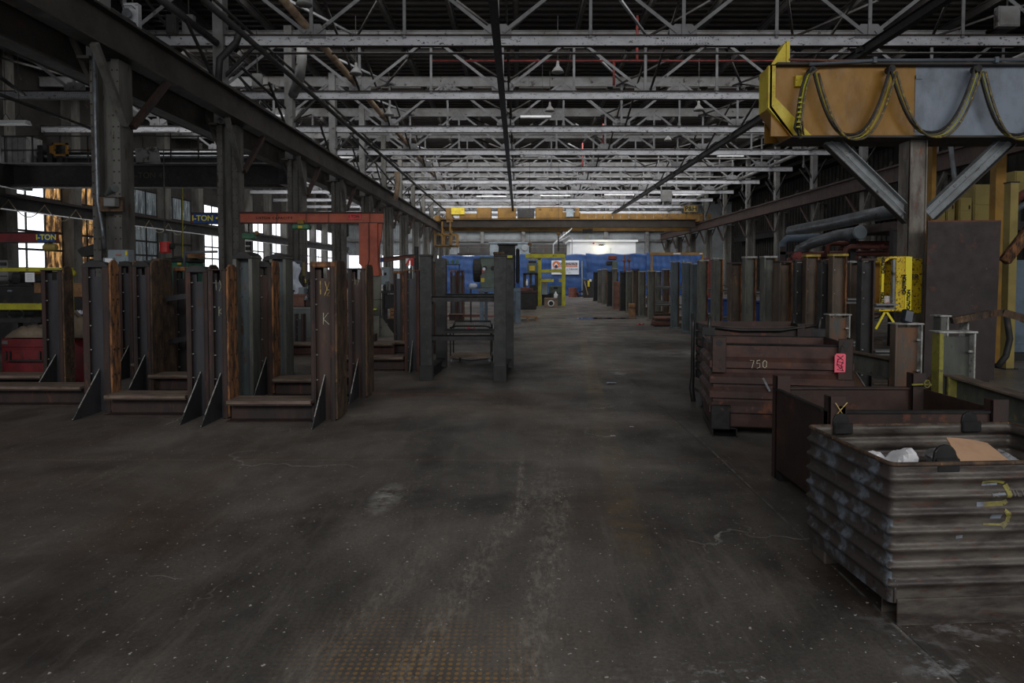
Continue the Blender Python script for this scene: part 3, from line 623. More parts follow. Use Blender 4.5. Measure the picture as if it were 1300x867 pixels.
MB().box(XX(568),XX(576),-.7,-.6,Z(283),Z(279)).build('hoist_bracket', M['ochre'], t)
hk = thing('crane_hook', 'thin crane hook rope hanging below the ochre bridge crane towards the tarp', 'hook', (W(747,300,YC).x, YC+.9, 0))
MB().tube([(0,0,Z(352)),(0,0,Z(291.5))], .035, 5).build('hoist_rope', M['yellow_rack'], hk); MB().cbox((0,0,Z(293)),(.9,.5,.35)).build('trolley', M['dark'], hk); MB().lathe((0,0,Z(356)),[(.05,.5),(.2,.4),(.2,.1),(.05,0)],10).build('hook_block', M['yellow_beam'], hk)
# ================================================================ FAR END: booths, tarp, sign
t = thing('site_booth', 'white windowless booth standing behind the blue tarp under the bridge crane', 'booth', (W(763,340,53).x, 53, 0))
x0, x1 = W(724,330,53).x-t.location.x, W(807,330,53).x-t.location.x
zt = W(760,307,53).z
MB().box(x0,x1,0,4,0,zt).build('walls', M['whitewall'], t); MB().box(x0-.15,x1+.15,-.15,4.1,zt,zt+.16).build('roof', M['whitewall'], t)
MB().cbox((W(763,310,53).x-t.location.x,-.12,W(760,311.2,53).z),(.35,.25,.16)).build('lamp_hood', M['dark'], t)
MB().cbox((W(763,313,53).x-t.location.x,-.09,W(760,312.6,53).z),(.3,.15,.08)).build('wall_lamp', M['glow'], t)
MB().cbox((W(753.5,308,53).x-t.location.x,-.05,W(760,309,53).z),(.13,.08,.13)).build('alarm_bell', M['redlamp'], t); MB().box(W(775,310,53).x-t.location.x-.01,W(775,310,53).x-t.location.x+.02,-.02,0,2,zt-.5).build('seam', M['cabinet'], t)
pt = bpy.data.lights.new('booth_lamp','POINT'); pt.energy = 14; pt.color = (1,.9,.5); pt.shadow_soft_size = .1; po = bpy.data.objects.new('booth_lamp', pt); po.location = (t.location.x, 52.6, W(760,313.5,53).z); C.objects.link(po)
t = thing('control_booth', 'pale blue metal cabin with a gauge, behind the tarp left of the white booth', 'booth', (W(649,330,54).x,54,0))
x0, x1 = W(622,330,54).x-t.location.x, W(673,330,54).x-t.location.x; zt = W(650,309,54).z
MB().box(x0,x1,0,3,0,zt).build('walls', M['cabinet'], t); MB().box(x0-.1,x1+.1,-.1,3.1,zt,zt+.12).build('roof', M['cabinet'], t)
MB().lathe((W(666,315,54).x-t.location.x,-.02,W(666,314.5,54).z), [(.26,0),(.26,-.08),(.22,-.1)], 16,'y').build('gauge', M['siding'], t)
# mezzanine handrail and stair in front of the far wall
t = thing('mezzanine', 'grey mezzanine with a handrail before the far wall', 'platform', (W(690,330,60).x,60,0))
MB().box(-8,4,0,2,Z(321,60)-.2,Z(321,60)).build('deck', M['siding_dk'], t); MB().box(-8,4,1.9,2,Z(321,60),Z(309,60)).build('screen', M['siding_dk'], t)
for k in range(13): MB().box(-8+k-.02,-8+k+.02,0,.04,Z(321,60),Z(309,60)).build('rail_post', M['truss_dim'], t)
for z in (309,314): MB().box(-8,4,0,.04,Z(z,60)-.03,Z(z,60)+.03).build('hand_rail', M['truss_dim'], t)
for k in range(4): MB().box(-7.8+k*3.8,-7.6+k*3.8,.2,.4,0,Z(321,60)-.2).build('support_post', M['siding_dk'], t)
t = thing('ladder_stair', 'white caged stair rising behind the yellow gantry', 'stair', (W(712,330,52).x,52,0))
for k in range(7): MB().tube([(-.6+k*.2,0,Z(313,56)+k*.16),(-.3+k*.2,.1,Z(313,56)+k*.16+.35)], .035, 5).build('hoop', M['white'], t)
MB().tube([(-.6,0,0),(-.6,0,Z(313,56)),(.7,0,Z(303,56)),(.9,0,Z(306,56)),(.9,0,0)], .05, 6).build('stringer', M['truss'], t)
# tarp: hung sheets with creases
def tarp(name, lb, x0, x1, Y, top, seed, n=60):
    r = random.Random(seed); ph = [r.uniform(0,6) for _ in range(6)]
    def f(u, v):
        x = x0+(x1-x0)*u; z = .05+(top-.05)*v
        sag = .035*math.sin(u*PI*5+ph[0])*(v**3)
        y = Y + .05*math.sin(x*1.6+ph[1]+1.3*v)+.02*math.sin(x*4.1+z*1.0+ph[2])+.035*math.sin(z*5+.8*math.sin(x*1.3+ph[3]))*(1-.5*v)+.012*math.sin(z*13+x*1.5+ph[4])+.008*math.sin(x*15+z*2+ph[5])
        return (x, y, z+sag)
    o = MB().grid(f, n*2, 24).build(name, M['tarp'], smooth=True)
    m = o.modifiers.new('thickness','SOLIDIFY'); m.thickness = .01
    return tag(o, lb, 'tarp')
YT = 45.5
tz = W(700,323,YT).z
tarp('hung_tarp', 'blue tarp hung as a wall behind the lettered sign, middle sheet', W(660,330,YT).x, W(745,330,YT).x, YT, tz, 1)
tarp('hung_tarp', 'blue tarp wall section left of the yellow gantry, behind the green machine', W(560,330,YT).x, W(661,330,YT).x, YT+.5, tz-.06, 2)
tarp('hung_tarp', 'blue tarp wall section below the white booth', W(744,330,YT).x, W(822,330,YT).x, YT+.3, tz+.05, 3)
tarp('hung_tarp', 'blue tarp wall section at the right behind the ochre frame', W(821,330,YT).x, W(893,330,YT).x, YT+.1, tz+.12, 4)
for (px, lb) in ((739,'thin grey pole standing before the blue tarp, right of the sign'),(868,'grey pole before the blue tarp within the ochre frame')):
    tag(MB().tube([W(px,376,YT-.6), W(px,331,YT-.6)], .045, 6).build('pole', M['cabinet']), lb, 'pole')
t = thing('sign_board', 'white company sign with a round orange logo hanging on the blue tarp', 'sign', W(717.5,339.5,YT-.2))
hw, hh = 17.5*(YT-.5)/FP, 8.9*(YT-.5)/FP
MB().box(-hw,hw,-.03,.03,-hh,hh).build('board', M['sign'], t)
MB().box(-hw*.48,hw*.88,-.04,-.03,hh*.36,hh*.70).build('name_band', M['navy'], t); MB().box(-hw*.48,hw*.88,-.04,-.03,hh*.06,hh*.36).build('name_band', M['signor'], t)
MB().lathe((-hw*.66,-.03,hh*.40),[(.26,0),(.26,-.012)],24,'y').build('logo_disc', M['signor'], t)
MB().prism([(-hw*.66-.17,-.05,hh*.2),(-hw*.66,-.05,hh*.68),(-hw*.66+.17,-.05,hh*.2)], (0,.01,0)).build('logo_peak', M['sign'], t)
MB().lathe((-hw*.66,-.045,hh*.16),[(.11,0),(.11,-.012)],16,'y').build('logo_disc', M['navy'], t)
text('AURONIN', (hw*.2,-.045,hh*.52), .21, M['sign'], 'lettering', t, sp=1.45, sx=.92); text('PRECISION MACHINING', (hw*.2,-.045,hh*.2), .11, M['sign'], 'lettering', t)
text('STRUCTURAL & TUBULAR', (0,-.045,-hh*.26), .15, M['navy'], 'lettering', t); text('PRODUCTS', (0,-.045,-hh*.50), .12, M['cabinet'], 'lettering', t); [MB().cbox((x_,-.035,-hh*.78),(.2,.01,.04)).build('small_print', M['cabinet'], t) for x_ in (-.25,0,.28)]
# yellow gantry frame
Yg = 31.5; sx = Yg/FP
t = thing('gantry_frame', 'bright yellow steel gantry frame standing in front of the blue tarp', 'gantry', (W(700,388,Yg).x, Yg, 0))
def gx(px): return W(px,350,Yg).x-t.location.x
def gz(py): return W(700,py,Yg).z
for px in (685,715.5): MB().box(gx(px)-.085,gx(px)+.085,-.1,.1,0,gz(328)).build('post', M['yellow_rack'], t)
MB().box(gx(667),gx(717),-.16,.16,gz(327.5),gz(322.5)).build('top_beam', M['yellow_rack'], t); MB().box(gx(671),gx(686),-.1,.1,gz(330),gz(328.3)).build('side_arm', M['yellow_rack'], t)
MB().box(gx(685),gx(716),-.06,.06,gz(346),gz(342)).build('cross_rail', M['yellow_rack'], t)
MB().box(gx(686),gx(703),-.05,.05,gz(358),gz(354)).build('cross_rail', M['yellow_rack'], t); MB().box(gx(709.5),gx(715),-.05,.05,gz(358),gz(354)).build('cross_rail', M['yellow_rack'], t)
MB().bar((gx(676),0,gz(328)),(gx(684),0,gz(338)),.04,.04).build('brace', M['white'], t)
for px in (672.5, 709):
    t2 = thing('hook_block', 'round yellow pulley block hanging %s' % ('left above the yellow gantry' if px < 700 else 'above the right end of the yellow gantry'), 'pulley', W(px, 310 if px < 700 else 297, 34))
    MB().lathe((0,0,0),[(.02,.06),(.09,.04),(.1,0),(.09,-.04),(.02,-.06)],14,'y').lathe((0,0,0),[(.1,.05),(.11,0),(.1,-.05)],14,'y').build('sheave', M['ochre'], t2)
    MB().tube([(0,0,-.12),(0,0,-(.45 if px<700 else .9))], .04, 6).build('chain', M['dark'], t2); MB().tube([(0,0,.1),(0,0,HC-t2.location.z)], .012, 4).build('rope', M['dark'], t2)
def part(name, mt, parent, x0,x1,y0,y1,z0,z1, bevel=0): return MB().box(x0,x1,y0,y1,z0,z1).build(name, mt, parent, bevel=bevel)
def pb(parent, name, mt, px0, px1, py0, py1, Y, dy=.3, bevel=.01, off=0):
    """box part seen at the given pixels, at depth Y (its front)"""
    a = W(px0, py1, Y+off); b = W(px1, py0, Y+off); o = WL(parent)
    if a.z < .3 and name in ('leg','base','bed','body','post','pedestal','front','skirt','block','pallet_block'): a.z = 0
    return MB().box(a.x-o.x, b.x-o.x, off, dy+off, a.z-o.z, b.z-o.z).build(name, mt, parent, bevel=bevel)
def pt_(name, lb, cat, px, py, Y, group=None):
    p = W(px, py, Y); p.z = 0 if py > 352 else p.z; return thing(name, lb, cat, (p.x, Y, p.z), 0, group)
t = pt_('gearbox_machine','dark gearbox machine with a yellow plate, left of the yellow gantry','machine',675,390,31)
pb(t,'housing',M['greengrey'],669,682,333,347,31,.5,.05); pb(t,'label_plate',M['yellow_bright'],672,679,337.5,343.5,31,.03,0,-.04); pb(t,'top_cap',M['dark'],671,681,331,334,31,.4)
for (a,b_) in ((664,668),(672,675.5),(679,683)): pb(t,'leg',M['dark'],a,b_,347,389,31,.15)
pb(t,'cross_bar',M['dark'],664,683,346.5,349,31,.4)
t = pt_('bottle','small white spray bottle beside the yellow gantry machine, on the dark frame','bottle',669,368,30.5); t.location.z = W(669,362.5,30.5).z
MB().lathe((0,0,0),[(.04,0),(.045,.02),(.045,.2),(.015,.26),(.015,.3)],10).build('body', M['bottle'], t, smooth=True)
t = pt_('lathe','dark machine bench piled with rusty stock, between blue-grey table and yellow gantry','machine',670,403,28)
pb(t,'bed',M['dark'],658,681,372,395,28,.8,.03); pb(t,'bench_top',M['rust_dk'],656,683,369,372.5,28,.9); pb(t,'leg',M['dark'],660,664,395,400,28,.3); pb(t,'leg',M['dark'],675,680,395,400,28,.3)
for i,(a,b_,c_,d_) in enumerate(((661,671,365,369),(665,677,367,370),(672,681,362,369))):
    q = pt_('steel_stock',['brown steel slab lying left on the dark machine bench','flat brown slab in the middle of the dark machine bench','dark block at the right end of the dark machine bench'][i],'steel',(a+b_)/2,340,28.1+i*.12); q.location.z = W(670,369 if i != 1 else 369,28).z
    MB().box(-(b_-a)/2*28/FP,(b_-a)/2*28/FP,0,.35,0,(d_-c_)*28/FP).build('slab', M['rustpipe' if i<2 else 'dark'], q, bevel=.01)
t = pt_('welding_machine','grey-green machine with red-topped switch box inside the yellow gantry','machine',705,388,32)
pb(t,'body',M['greengrey'],697,714,363,373,32,.5,.03); pb(t,'base',M['tablegrey'],703,713,373,386,32,.4); pb(t,'base',M['dark'],688,703,373,390,32,.3)
pb(t,'switch_box',M['cabinet'],688,695,358,374,32,.2,.01,-.25); pb(t,'red_top',M['redlamp'],687,694,355.5,358.5,32,.15,0,-.25); pb(t,'display',M['black'],703,708,364,367,32,.02,0,-.03)
t = pt_('pump_box','tan cube housing with a round port, on the floor before the yellow gantry','box',699.5,392,29.5)
pb(t,'housing',M['brownpipe'],691.5,708,378.5,391.5,29.5,.5,.02); c = W(699.5,385,29.5)-WL(t)
MB().lathe((c.x,-.01,c.z),[(.15,0),(.15,-.04),(.10,-.05)],18,'y').build('port_ring', M['white'], t); MB().lathe((c.x,-.05,c.z),[(.10,0),(.10,-.02)],18,'y').build('port', M['dark'], t)
t = pt_('jug','white plastic jug standing on the tan cube housing','jug',705.5,340,29.8); t.location.z = W(700,378.5,29.5).z
MB().lathe((0,0,0),[(.07,0),(.08,.02),(.08,.16),(.03,.25),(.03,.29)],12).build('body', M['bottle'], t, smooth=True); MB().tube([(.05,0,.2),(.1,0,.16),(.08,0,.08)],.012,5).build('handle', M['bottle'], t)
# things along the tarp foot
t = pt_('drum','rusty brown drum standing at the foot of the blue tarp','drum',727,377,43.5)
MB().lathe((0,0,0),[(.28,0),(.28,.3),(.3,.31),(.28,.33),(.28,.62),(.3,.63),(.28,.65),(.28,.62)],16).build('body', M['rustpipe'], t, smooth=False)
t = pt_('scrap_heap','low heap of dark red scrap by the foot of the tarp','scrap',736,377,43.5)
for i in range(6): MB().bar((random.uniform(-.4,.3),random.uniform(0,.4),.05+i*.07),(random.uniform(-.2,.5),random.uniform(0,.4),.1+i*.07),.12,.1).build('scrap_piece', M['rustpipe' if i%2 else 'dark'], t)
t = pt_('tool_cart','grey cabinet with a leaning pink board at the foot of the tarp','cabinet',748,377,42.5)
pb(t,'body',M['dark'],741,753,355,375,42.5,.5,.02); o = WL(t); a = W(742,357,42.3)-o; b_ = W(746,374,42.3)-o
MB().bar((a.x,-.1,a.z),(b_.x,-.3,b_.z),.22,.04,(1,0,0)).build('board', M['brownpipe'], t); pb(t,'yellow_tag',M['yellow_bright'],746,748.5,356,364,42.5,.05,0,-.1); pb(t,'white_box',M['white'],748.5,751,354.5,357.5,42.5,.1,0,-.1)
t = pt_('grinder_stand','pedestal machine with a red head standing before the right half of the tarp','machine',779,384,34)
pb(t,'pedestal',M['greengrey'],777,784,331,345,34,.4,.02); pb(t,'red_head',M['redpipe'],773,783,324,330,34,.4,.05); pb(t,'motor',M['dark'],770,777,331.5,337,34,.3,.05); pb(t,'base',M['dark'],775,785,345,384,34,.5,.02)
t = pt_('rusty_jacks','pair of rusty screw posts standing before the right half of the tarp','jack',796,384,33.5)
for px in (793,799): pb(t,'screw_post',M['rustpipe'],px-1,px+1,323,384,33.5,.1); pb(t,'nut',M['copper'],px-2,px+2,329,332,33.5,.2,.02,-.05)
pb(t,'base',M['dark'],790,802,380,385.5,33.5,.4)
t = pt_('ochre_frame','ochre goalpost frame with white labels standing before the right end of the tarp','frame',859,395,27)
pb(t,'top_beam',M['gold'],825,893.5,320.5,323.5,27,.15,0)
for px in (827.5,892): pb(t,'post',M['gold'],px-1.3,px+1.3,323.4,396,27,.12,0)
pb(t,'label_plate',M['white'],855,864,321,323,27,.02,0,-.03); pb(t,'label_plate',M['white'],888,892,321,323,27,.02,0,-.03)
t = pt_('red_bin','dark red steel cabinet behind the right-hand stands, below the runway columns','cabinet',900,404,30)
pb(t,'body',M['red'],893,906,329,398,30,.5,.02); pb(t,'lid',M['red'],892.5,906.5,328,330,30,.55,.01)
# puddle
pd = MB(); pts = [(-.95,-.22),(-.3,-.3),(.6,-.25),(1.3,-.1),(1.25,.12),(.5,.2),(-.2,.28),(-.85,.12)]
pc = W(764,404.5,22.3); pd.prism([(pc.x+x*.95, 22.3+y*1.6, .001) for x,y in pts], (0,0,.004)); tag(pd.build('puddle', M['puddle']), 'flat dark puddle reflecting blue on the floor of the far aisle', 'puddle')
# ================================================================ JIB CRANE, LEFT
Yj = 15.8
t = thing('jib_crane', 'orange jib crane on a grey concrete-clad post, arm reaching left over the frames', 'crane', (W(478,400,Yj).x, Yj, 0))
def jx(px): return W(px,330,Yj).x-t.location.x
def jz(py): return W(478,py,Yj).z
MB().lathe((0,0,0),[(.125,.45),(.125,jz(349))],14).build('post_base', M['concrete_base'], t, smooth=True)
MB().box(-.26,.1,-.2,.2,0,.5).build('foot_block', M['concrete_base'], t); MB().prism([(.1,-.02,.5),(.45,-.02,0),(.1,-.02,0)], (0,.04,0)).build('foot_gusset', M['concrete_base'], t); MB().prism([(-.08,-.2,.5),(-.08,-.55,0),(-.08,-.2,0)], (.03,0,0)).build('foot_gusset', M['concrete_base'], t)
MB().box(jx(458),jx(481),-.16,.16,jz(335),jz(284)).prism([(jx(458),-.16,jz(335)),(jx(481),-.16,jz(335)),(jx(483),-.16,jz(350)),(jx(471),-.16,jz(350))],(0,.32,0)).build('post_head', M['orange'], t)
MB().prism([(jx(481),-.05,jz(284)),(jx(486),-.05,jz(284)),(jx(485),-.05,jz(300)),(jx(481),-.05,jz(316))],(0,.1,0)).build('bracket', M['orange'], t)
MB().box(jx(306),jx(487.5),-.012,.012,jz(283),jz(270)).build('arm_web', M['orange'], t)
MB().box(jx(306),jx(487.5),-.08,.08,jz(270.6),jz(269)).build('arm_flange', M['rust_dk'], t); MB().box(jx(306),jx(487.5),-.08,.08,jz(284),jz(282.6)).build('arm_flange', M['rust_dk'], t)
lb = MB().box(jx(443),jx(459),-.03,-.013,jz(278.5),jz(271.5)).build('arm_label', M['redlamp'], t)
text('1 TON', (jx(450),-.04,jz(275)), .09, M['ink'], 'lettering', lb); text('1/4TON CAPACITY', (jx(349),-.03,jz(277)), .085, M['ink'], 'lettering', t, sp=1.3)
for px in (354,391,419,471): MB().tube([(jx(px),-.09,jz(268)),(jx(px),-.1,jz(284.5))], .008, 4).build('cable_clip', M['dark'], t)
MB().tube([(jx(471),-.2,jz(284)),(jx(471),-.2,jz(330)),(jx(466),-.2,jz(350))], .01, 5).build('power_cord', M['black'], t)
for k in (380,415): MB().tube([(.135*math.cos(a*PI/8),.135*math.sin(a*PI/8),jz(k)) for a in range(17)], .008, 4).build('strap', M['dark'], t)
t = thing('chain_hoist', 'green electric hoist hanging from the orange jib arm', 'hoist', W(383,288,Yj))
MB().box(-.22,.22,-.1,.1,-.07,.06).build('motor_body', M['hoistgreen'], t, bevel=.03); MB().box(-.08,.08,-.1,.1,.06,.16).build('trolley', M['yellow_beam'], t, bevel=.01)
MB().box(-.05,.05,-.12,-.1,-.04,.02).build('label_plate', M['yellow_bright'], t); MB().tube([(.1,0,-.07),(.1,0,-.9)], .008, 4).build('chain', M['dark'], t); MB().tube([(0,.02,.16),(0,.02,.2)],.03,6).build('pin', M['dark'], t)
t = thing('chain_hoist', 'second green hoist behind the big left column, below the orange jib arm', 'hoist', W(316,300,Yj+.6))
MB().box(-.16,.16,-.1,.1,-.08,.08).build('motor_body', M['hoistgreen'], t, bevel=.03); MB().lathe((.25,-.1,.08),[(.05,0),(.05,-.05)],10,'y').build('yellow_knob', M['yellow_beam'], t)
for k in range(5): MB().cbox((-.02,0,-.18-k*.13),(.10,.1,.09)).build('chain_block', M['dark'], t)
MB().tube([(0,0,.08),(0,0,.55)], .02, 5).build('hanger', M['dark'], t)
def jibarm(Y, px0, px1, py0, py1, base, signpx, txt, lb, px_mast=None, dpy=0):
    a = W(px0, (py0+py1)/2, Y); b = W(px1, (py0+py1)/2+dpy, Y); h = (py1-py0)*Y/FP
    t = thing('jib_crane', lb, 'crane', (a.x, Y, 0))
    L_ = b.x-a.x
    MB().prism([(0,0,a.z-h/2),(L_,0,b.z-h/2),(L_,0,b.z+h/2),(0,0,a.z+h/2)], (0,.02,0)).build('web', base, t)
    for s in (-1,1): MB().bar((0,.01,a.z+s*h/2),(L_,.01,b.z+s*h/2),.14,.02).build('flange', M['dark'], t)
    s0 = W(signpx[0],py0,Y).x-a.x; s1 = W(signpx[1],py0,Y).x-a.x; zc = a.z+(b.z-a.z)*((s0+s1)/2/L_)
    g = MB().box(s0,s1,-.02,0,zc-h*.46,zc+h*.46).build('sign_plate', M['blue'], t)
    if txt: text(txt, ((s0+s1)/2,-.025,zc), h*.72, M['yletter'], 'lettering', g, bold=.004)
    if px_mast: 
        mx = W(px_mast,330,Y).x-a.x; MB().tube([(mx,.1,0),(mx,.1,a.z+.5)], .09, 10).build('mast', M['dark'], t)
    return t
jibarm(17.0, 243, 277, 270.5, 284, M['red'], (245.5,276), 'I-TON •', 'jib arm end with a blue sign in yellow letters beside the second left column')
t = jibarm(13.6, -30, 74, 295, 308, M['red'], (48,71), 'I-TON', 'dark red jib arm with a blue lettered sign at the left edge')
t2 = thing('chain_hoist', 'dark cylindrical hoist hanging below the red jib arm at the left edge', 'hoist', W(64,314,13.6))
MB().lathe((0,0,0),[(.06,-.13),(.08,-.1),(.08,.1),(.06,.13)],12,'z').build('drum', M['olive'], t2)
bpy.data.objects[t2.children[0].name].rotation_euler = (0,PI/2,0)
MB().tube([(0,0,.08),(0,0,.13)], .04, 6).build('hanger', M['dark'], t2)
jibarm(24, 483, 527, 327.5, 332.5, M['rustpipe'], (483,487), None, 'faded red jib arm with a blue tip among the far left columns', 528, -4.5)
# ================================================================ WRITE-ON PARTS OF THE LEFT WORK AREA
Ye = 11.25
t = thing('switch_cabinet', 'tall grey-blue electrical cabinet at the foot of the nearest left column', 'cabinet', (W(150,385,Ye).x, Ye, W(150,385,Ye).z))
pb(t,'body',M['cabinet'],138,162,317,385,Ye,.2,.01); pb(t,'door',M['cabinet'],145,158.5,327,381,Ye,.02,.005,-.02); pb(t,'label_plate',M['orange'],147,153.5,323,324.5,Ye,.01,0,-.01); pb(t,'label_plate',M['yellow_bright'],159,161.5,318.5,324,Ye,.01,0,-.01)
pb(t,'handle',M['black'],151,152.5,332,336,Ye,.03,0,-.05)
MB().box(W(140,380,Ye).x-t.location.x,W(160,380,Ye).x-t.location.x,.05,.15,-t.location.z,0).build('stand_legs', M['dark'], t)
t = thing('switch_cabinet', 'small grey panel box with a white paper, left of the tall cabinet', 'cabinet', (W(137,350,Ye-.1).x, Ye-.1, W(137,386,Ye-.1).z))
pb(t,'body',M['cabinet'],131.5,143,327,386,Ye-.1,.08,.01); pb(t,'notice',M['paper'],134,142.5,328,372,Ye-.1,.01,0,-.012)
MB().box(-.06,.06,.02,.06,-t.location.z,0).build('stand_legs', M['dark'], t)
t = thing('surveillance_box', 'pale box with a swivel siren mounted high on the nearest left column', 'box', (W(150,260,11.4).x,11.4,W(150,268,11.4).z))
pb(t,'shelf',M['rust_mix'],126,156,250,268.5,11.4,.06,.005,.05); pb(t,'housing',M['truss_dim'],131,145,251,262,11.4,.15,.01,-.12)
o = WL(t); a = W(135,247,11.2)-o; b_ = W(146,239,11.0)-o; MB().tube([a,b_],[.03,.07],10).build('horn', M['tablegrey'], t)
t = thing('warning_lamp', 'red cylindrical lamp housing hanging over the left workshop', 'lamp', W(210,321,14))
MB().lathe((0,0,0),[(.1,0),(.11,.02),(.11,.22),(.1,.24)],16).build('housing', M['redlamp'], t, smooth=False); MB().lathe((0,0,.24),[(.05,0),(.04,.18)],10).build('neck', M['tablegrey'], t); MB().lathe((.15,0,.14),[(.06,-.04),(.07,0),(.06,.04)],12,'x').build('knob', M['dark'], t)
MB().tube([(0,0,.42),(0,0,2.2)],.012,5).build('hanger', M['dark'], t)
tag(MB().tube([W(232,238,24), W(232,281,24), W(232,345,24)], .016, 5).build('pull_cord', M['yellow_rack']), 'thin yellow pull cord hanging right of the red lamp', 'cord')
t = thing('extraction_hood', 'dark sloping sheet metal hood behind the left window bays', 'hood', W(115,322,13))
o = WL(t); q = [W(*p)-o for p in ((98,318,13),(103,314,13),(125,308,13),(127,322,13),(104,326,13))]
MB().prism(q, (0,.5,0)).build('hood', M['dark'], t); MB().box(-.1,.1,.1,.3,-W(115,322,13).z,-.1).build('support', M['dark'], t)
# yellow rack frame at the left edge
Yr = 12.2
t = thing('guard_frame', 'yellow painted guard frame around the machine at the left edge', 'frame', (W(40,389,Yr).x, Yr, 0))
def rx(px): return W(px,360,Yr).x-t.location.x
def rz_(py): return W(40,py,Yr).z
MB().box(rx(-25),rx(89),-.04,.04,rz_(344.5),rz_(340)).build('top_rail', M['yellow_rack'], t); MB().box(rx(-25),rx(89),-.06,.06,rz_(393),rz_(385)).build('lower_rail', M['yellow_rack'], t)
for px in (-22,88.5): MB().box(rx(px)-.035,rx(px)+.035,-.06,.06,0,rz_(340)).build('post', M['yellow_rack'], t)
MB().lathe((rx(92),0,rz_(347)),[(.06,-.04),(.07,0),(.06,.04)],12,'y').build('end_cap', M['yellow_rack'], t)
t = thing('workshop_machine', 'black milling machine with a grey control head inside the yellow guard frame', 'machine', (W(25,389,13).x,13,0))
pb(t,'bed',M['dark'],-20,46,362,395,13,.9,.03); pb(t,'saddle',M['black'],8,38,356,366,13,.6,.05); pb(t,'column',M['dark'],14,24,346,362,13,.5,.03); pb(t,'control_head',M['truss_dim'],-8,9,330,357,13,.3,.02); pb(t,'screen',M['dark'],0,7,333,337,13,.02,0,-.03)
pb(t,'vent',M['dark'],0,8,350,351,13,.02,0,-.02); pb(t,'vise',M['cabinet'],8,14,368,371,13,.2,.02,-.05); pb(t,'base',M['black'],-25,45,395,426,13,.8)
c = W(25,398,12.9)-WL(t); MB().tube([(c.x+.16*math.cos(a*PI/8),-.2,c.z+.1*math.sin(a*PI/8)) for a in range(17)],.012,5).build('hand_wheel', M['tablegrey'], t)
t = thing('notice_board', 'small white notice sheet on the yellow guard frame, left edge', 'notice', W(38,358,Yr-.06)); pb(t,'sheet',M['paper'],32,43.5,346,358,Yr-.06,.01,0)
m = MB(); 
for k in range(6): m.cbox((0,-.003,.03+k*.022),(.11,.002,.004))
m.build('print_lines', M['cabinet'], t, kind='stuff')
for i,(a,b_,c_,d_,lb,mt) in enumerate(((43,52,345,349,'ochre box hung under the yellow rail behind the notice sheet','ochre'),(43,51,360,372,'orange-brown wooden box left of the first upright stand','wood'),(91,104,360,377,'orange-brown wooden box right of the yellow post','wood'),(91,102,378,390,'crumpled grey-blue sack under the wooden box by the yellow post','tableblue'))):
    t = thing('storage_box', lb, 'box', (W((a+b_)/2,350,12.6+i*.1).x,12.6+i*.1,W(50,d_,12.6+i*.1).z)); pb(t,'body',M[mt],a,b_,c_,d_,12.6+i*.1,.3,.01 if mt != 'tableblue' else .05)
    pb(t,'lid',M[mt],a-.3,b_+.3,c_-.8,c_,12.6+i*.1,.32,0)
    if i: MB().box(-.1,.1,.02,.28,-t.location.z,0).build('support', M['dark'], t)
# red tool chests with canvas on top
t = thing('tool_chest', 'dark red steel tool chest on the floor at the left edge under a canvas bundle', 'chest', (W(30,491,8.7).x,8.7,0))
pb(t,'body',M['red'],3,60,431,490,8.7,.5,.008)
pb(t,'lid',M['red'],1.5,61,430,441,8.7,.52,.006,-.02); pb(t,'front_panel',M['red'],6,57,461,488.5,8.7,.02,.004,-.02); pb(t,'drawer',M['red'],8,56,443.5,459.5,8.7,.02,.004,-.02); pb(t,'handle',M['dark'],11,54,457,459,8.7,.03,0,-.06); pb(t,'emblem',M['tablegrey'],2.5,9.5,432.5,437,8.7,.01,0,-.035)
for px in (7,12,50,55): pb(t,'latch',M['dark'],px-.7,px+.7,446,457,8.7,.02,0,-.05)
t = thing('tool_chest', 'dark red sloping steel chest behind the first upright stand, half covered by canvas', 'chest', (W(96,480,8.9).x,8.9,0))
o = WL(t); q = [(W(*p)-o) for p in ((70,480,8.9),(108,480,8.9),(108,444,8.9),(92,434,8.9),(70,434,8.9))]
for v in q[:2]: v.z = 0
MB().prism(q, (0,.5,0)).build('body', M['red'], t, bevel=.006); pb(t,'lid',M['red'],69,92.5,432.5,435,8.9,.5,.003)
def blanket(name, lb, x0,x1,y0,y1,z0,hgt,seed,mt,drop=0):
    r = random.Random(seed); P_ = [(r.uniform(2,9),r.uniform(2,9),r.uniform(0,6)) for _ in range(7)]
    def f(u,v):
        e = min(1,5*min(u,1-u))**.4*min(1,4*min(v,1-v))**.4
        b = sum(math.sin(a*u*6.28/2.2+c*v*3+p) for a,c,p in P_)/7
        return (x0+(x1-x0)*u, y0+(y1-y0)*v, z0+e*(hgt*(.75+.35*b)+drop*u))
    m = MB().grid(f, 46, 18); k = len(m.v)
    o = m.build(name, mt, smooth=True); md = o.modifiers.new('thickness','SOLIDIFY'); md.thickness = .012; md.offset = 1
    return tag(o, lb, 'cloth')
a = W(2,428,8.6); b_ = W(57,428,8.6); blanket('canvas_bundle','beige canvas bundle lying on the dark red tool chest',a.x,b_.x,8.66,9.15,W(30,430,8.7).z+.015,.17,3,M['cloth'])
a = W(46,410,9.0); b_ = W(107,410,9.0); blanket('canvas_bundle','larger crumpled beige canvas heap draped behind the first upright stand',a.x,b_.x,9.0,9.4,W(80,432,8.9).z+.03,.42,5,M['cloth'],-.05)
a = W(88,398,9.7); b_ = W(106,398,9.7); blanket('white_cloth','white cloth lying on top behind the canvas heap',a.x,b_.x,9.7,9.95,W(80,410,9.7).z,.2,8,M['lab'])
t = thing('low_rail','low dark steel rail on the floor behind the tool chest at the left edge','rail',(W(20,410,10.2).x,10.2,0)); pb(t,'bar',M['dark'],-20,52,404,410,10.2,.15,.005)
for px in (-15,20,45): pb(t,'block',M['dark'],px-3,px+3,410,469,10.2,.1,0)
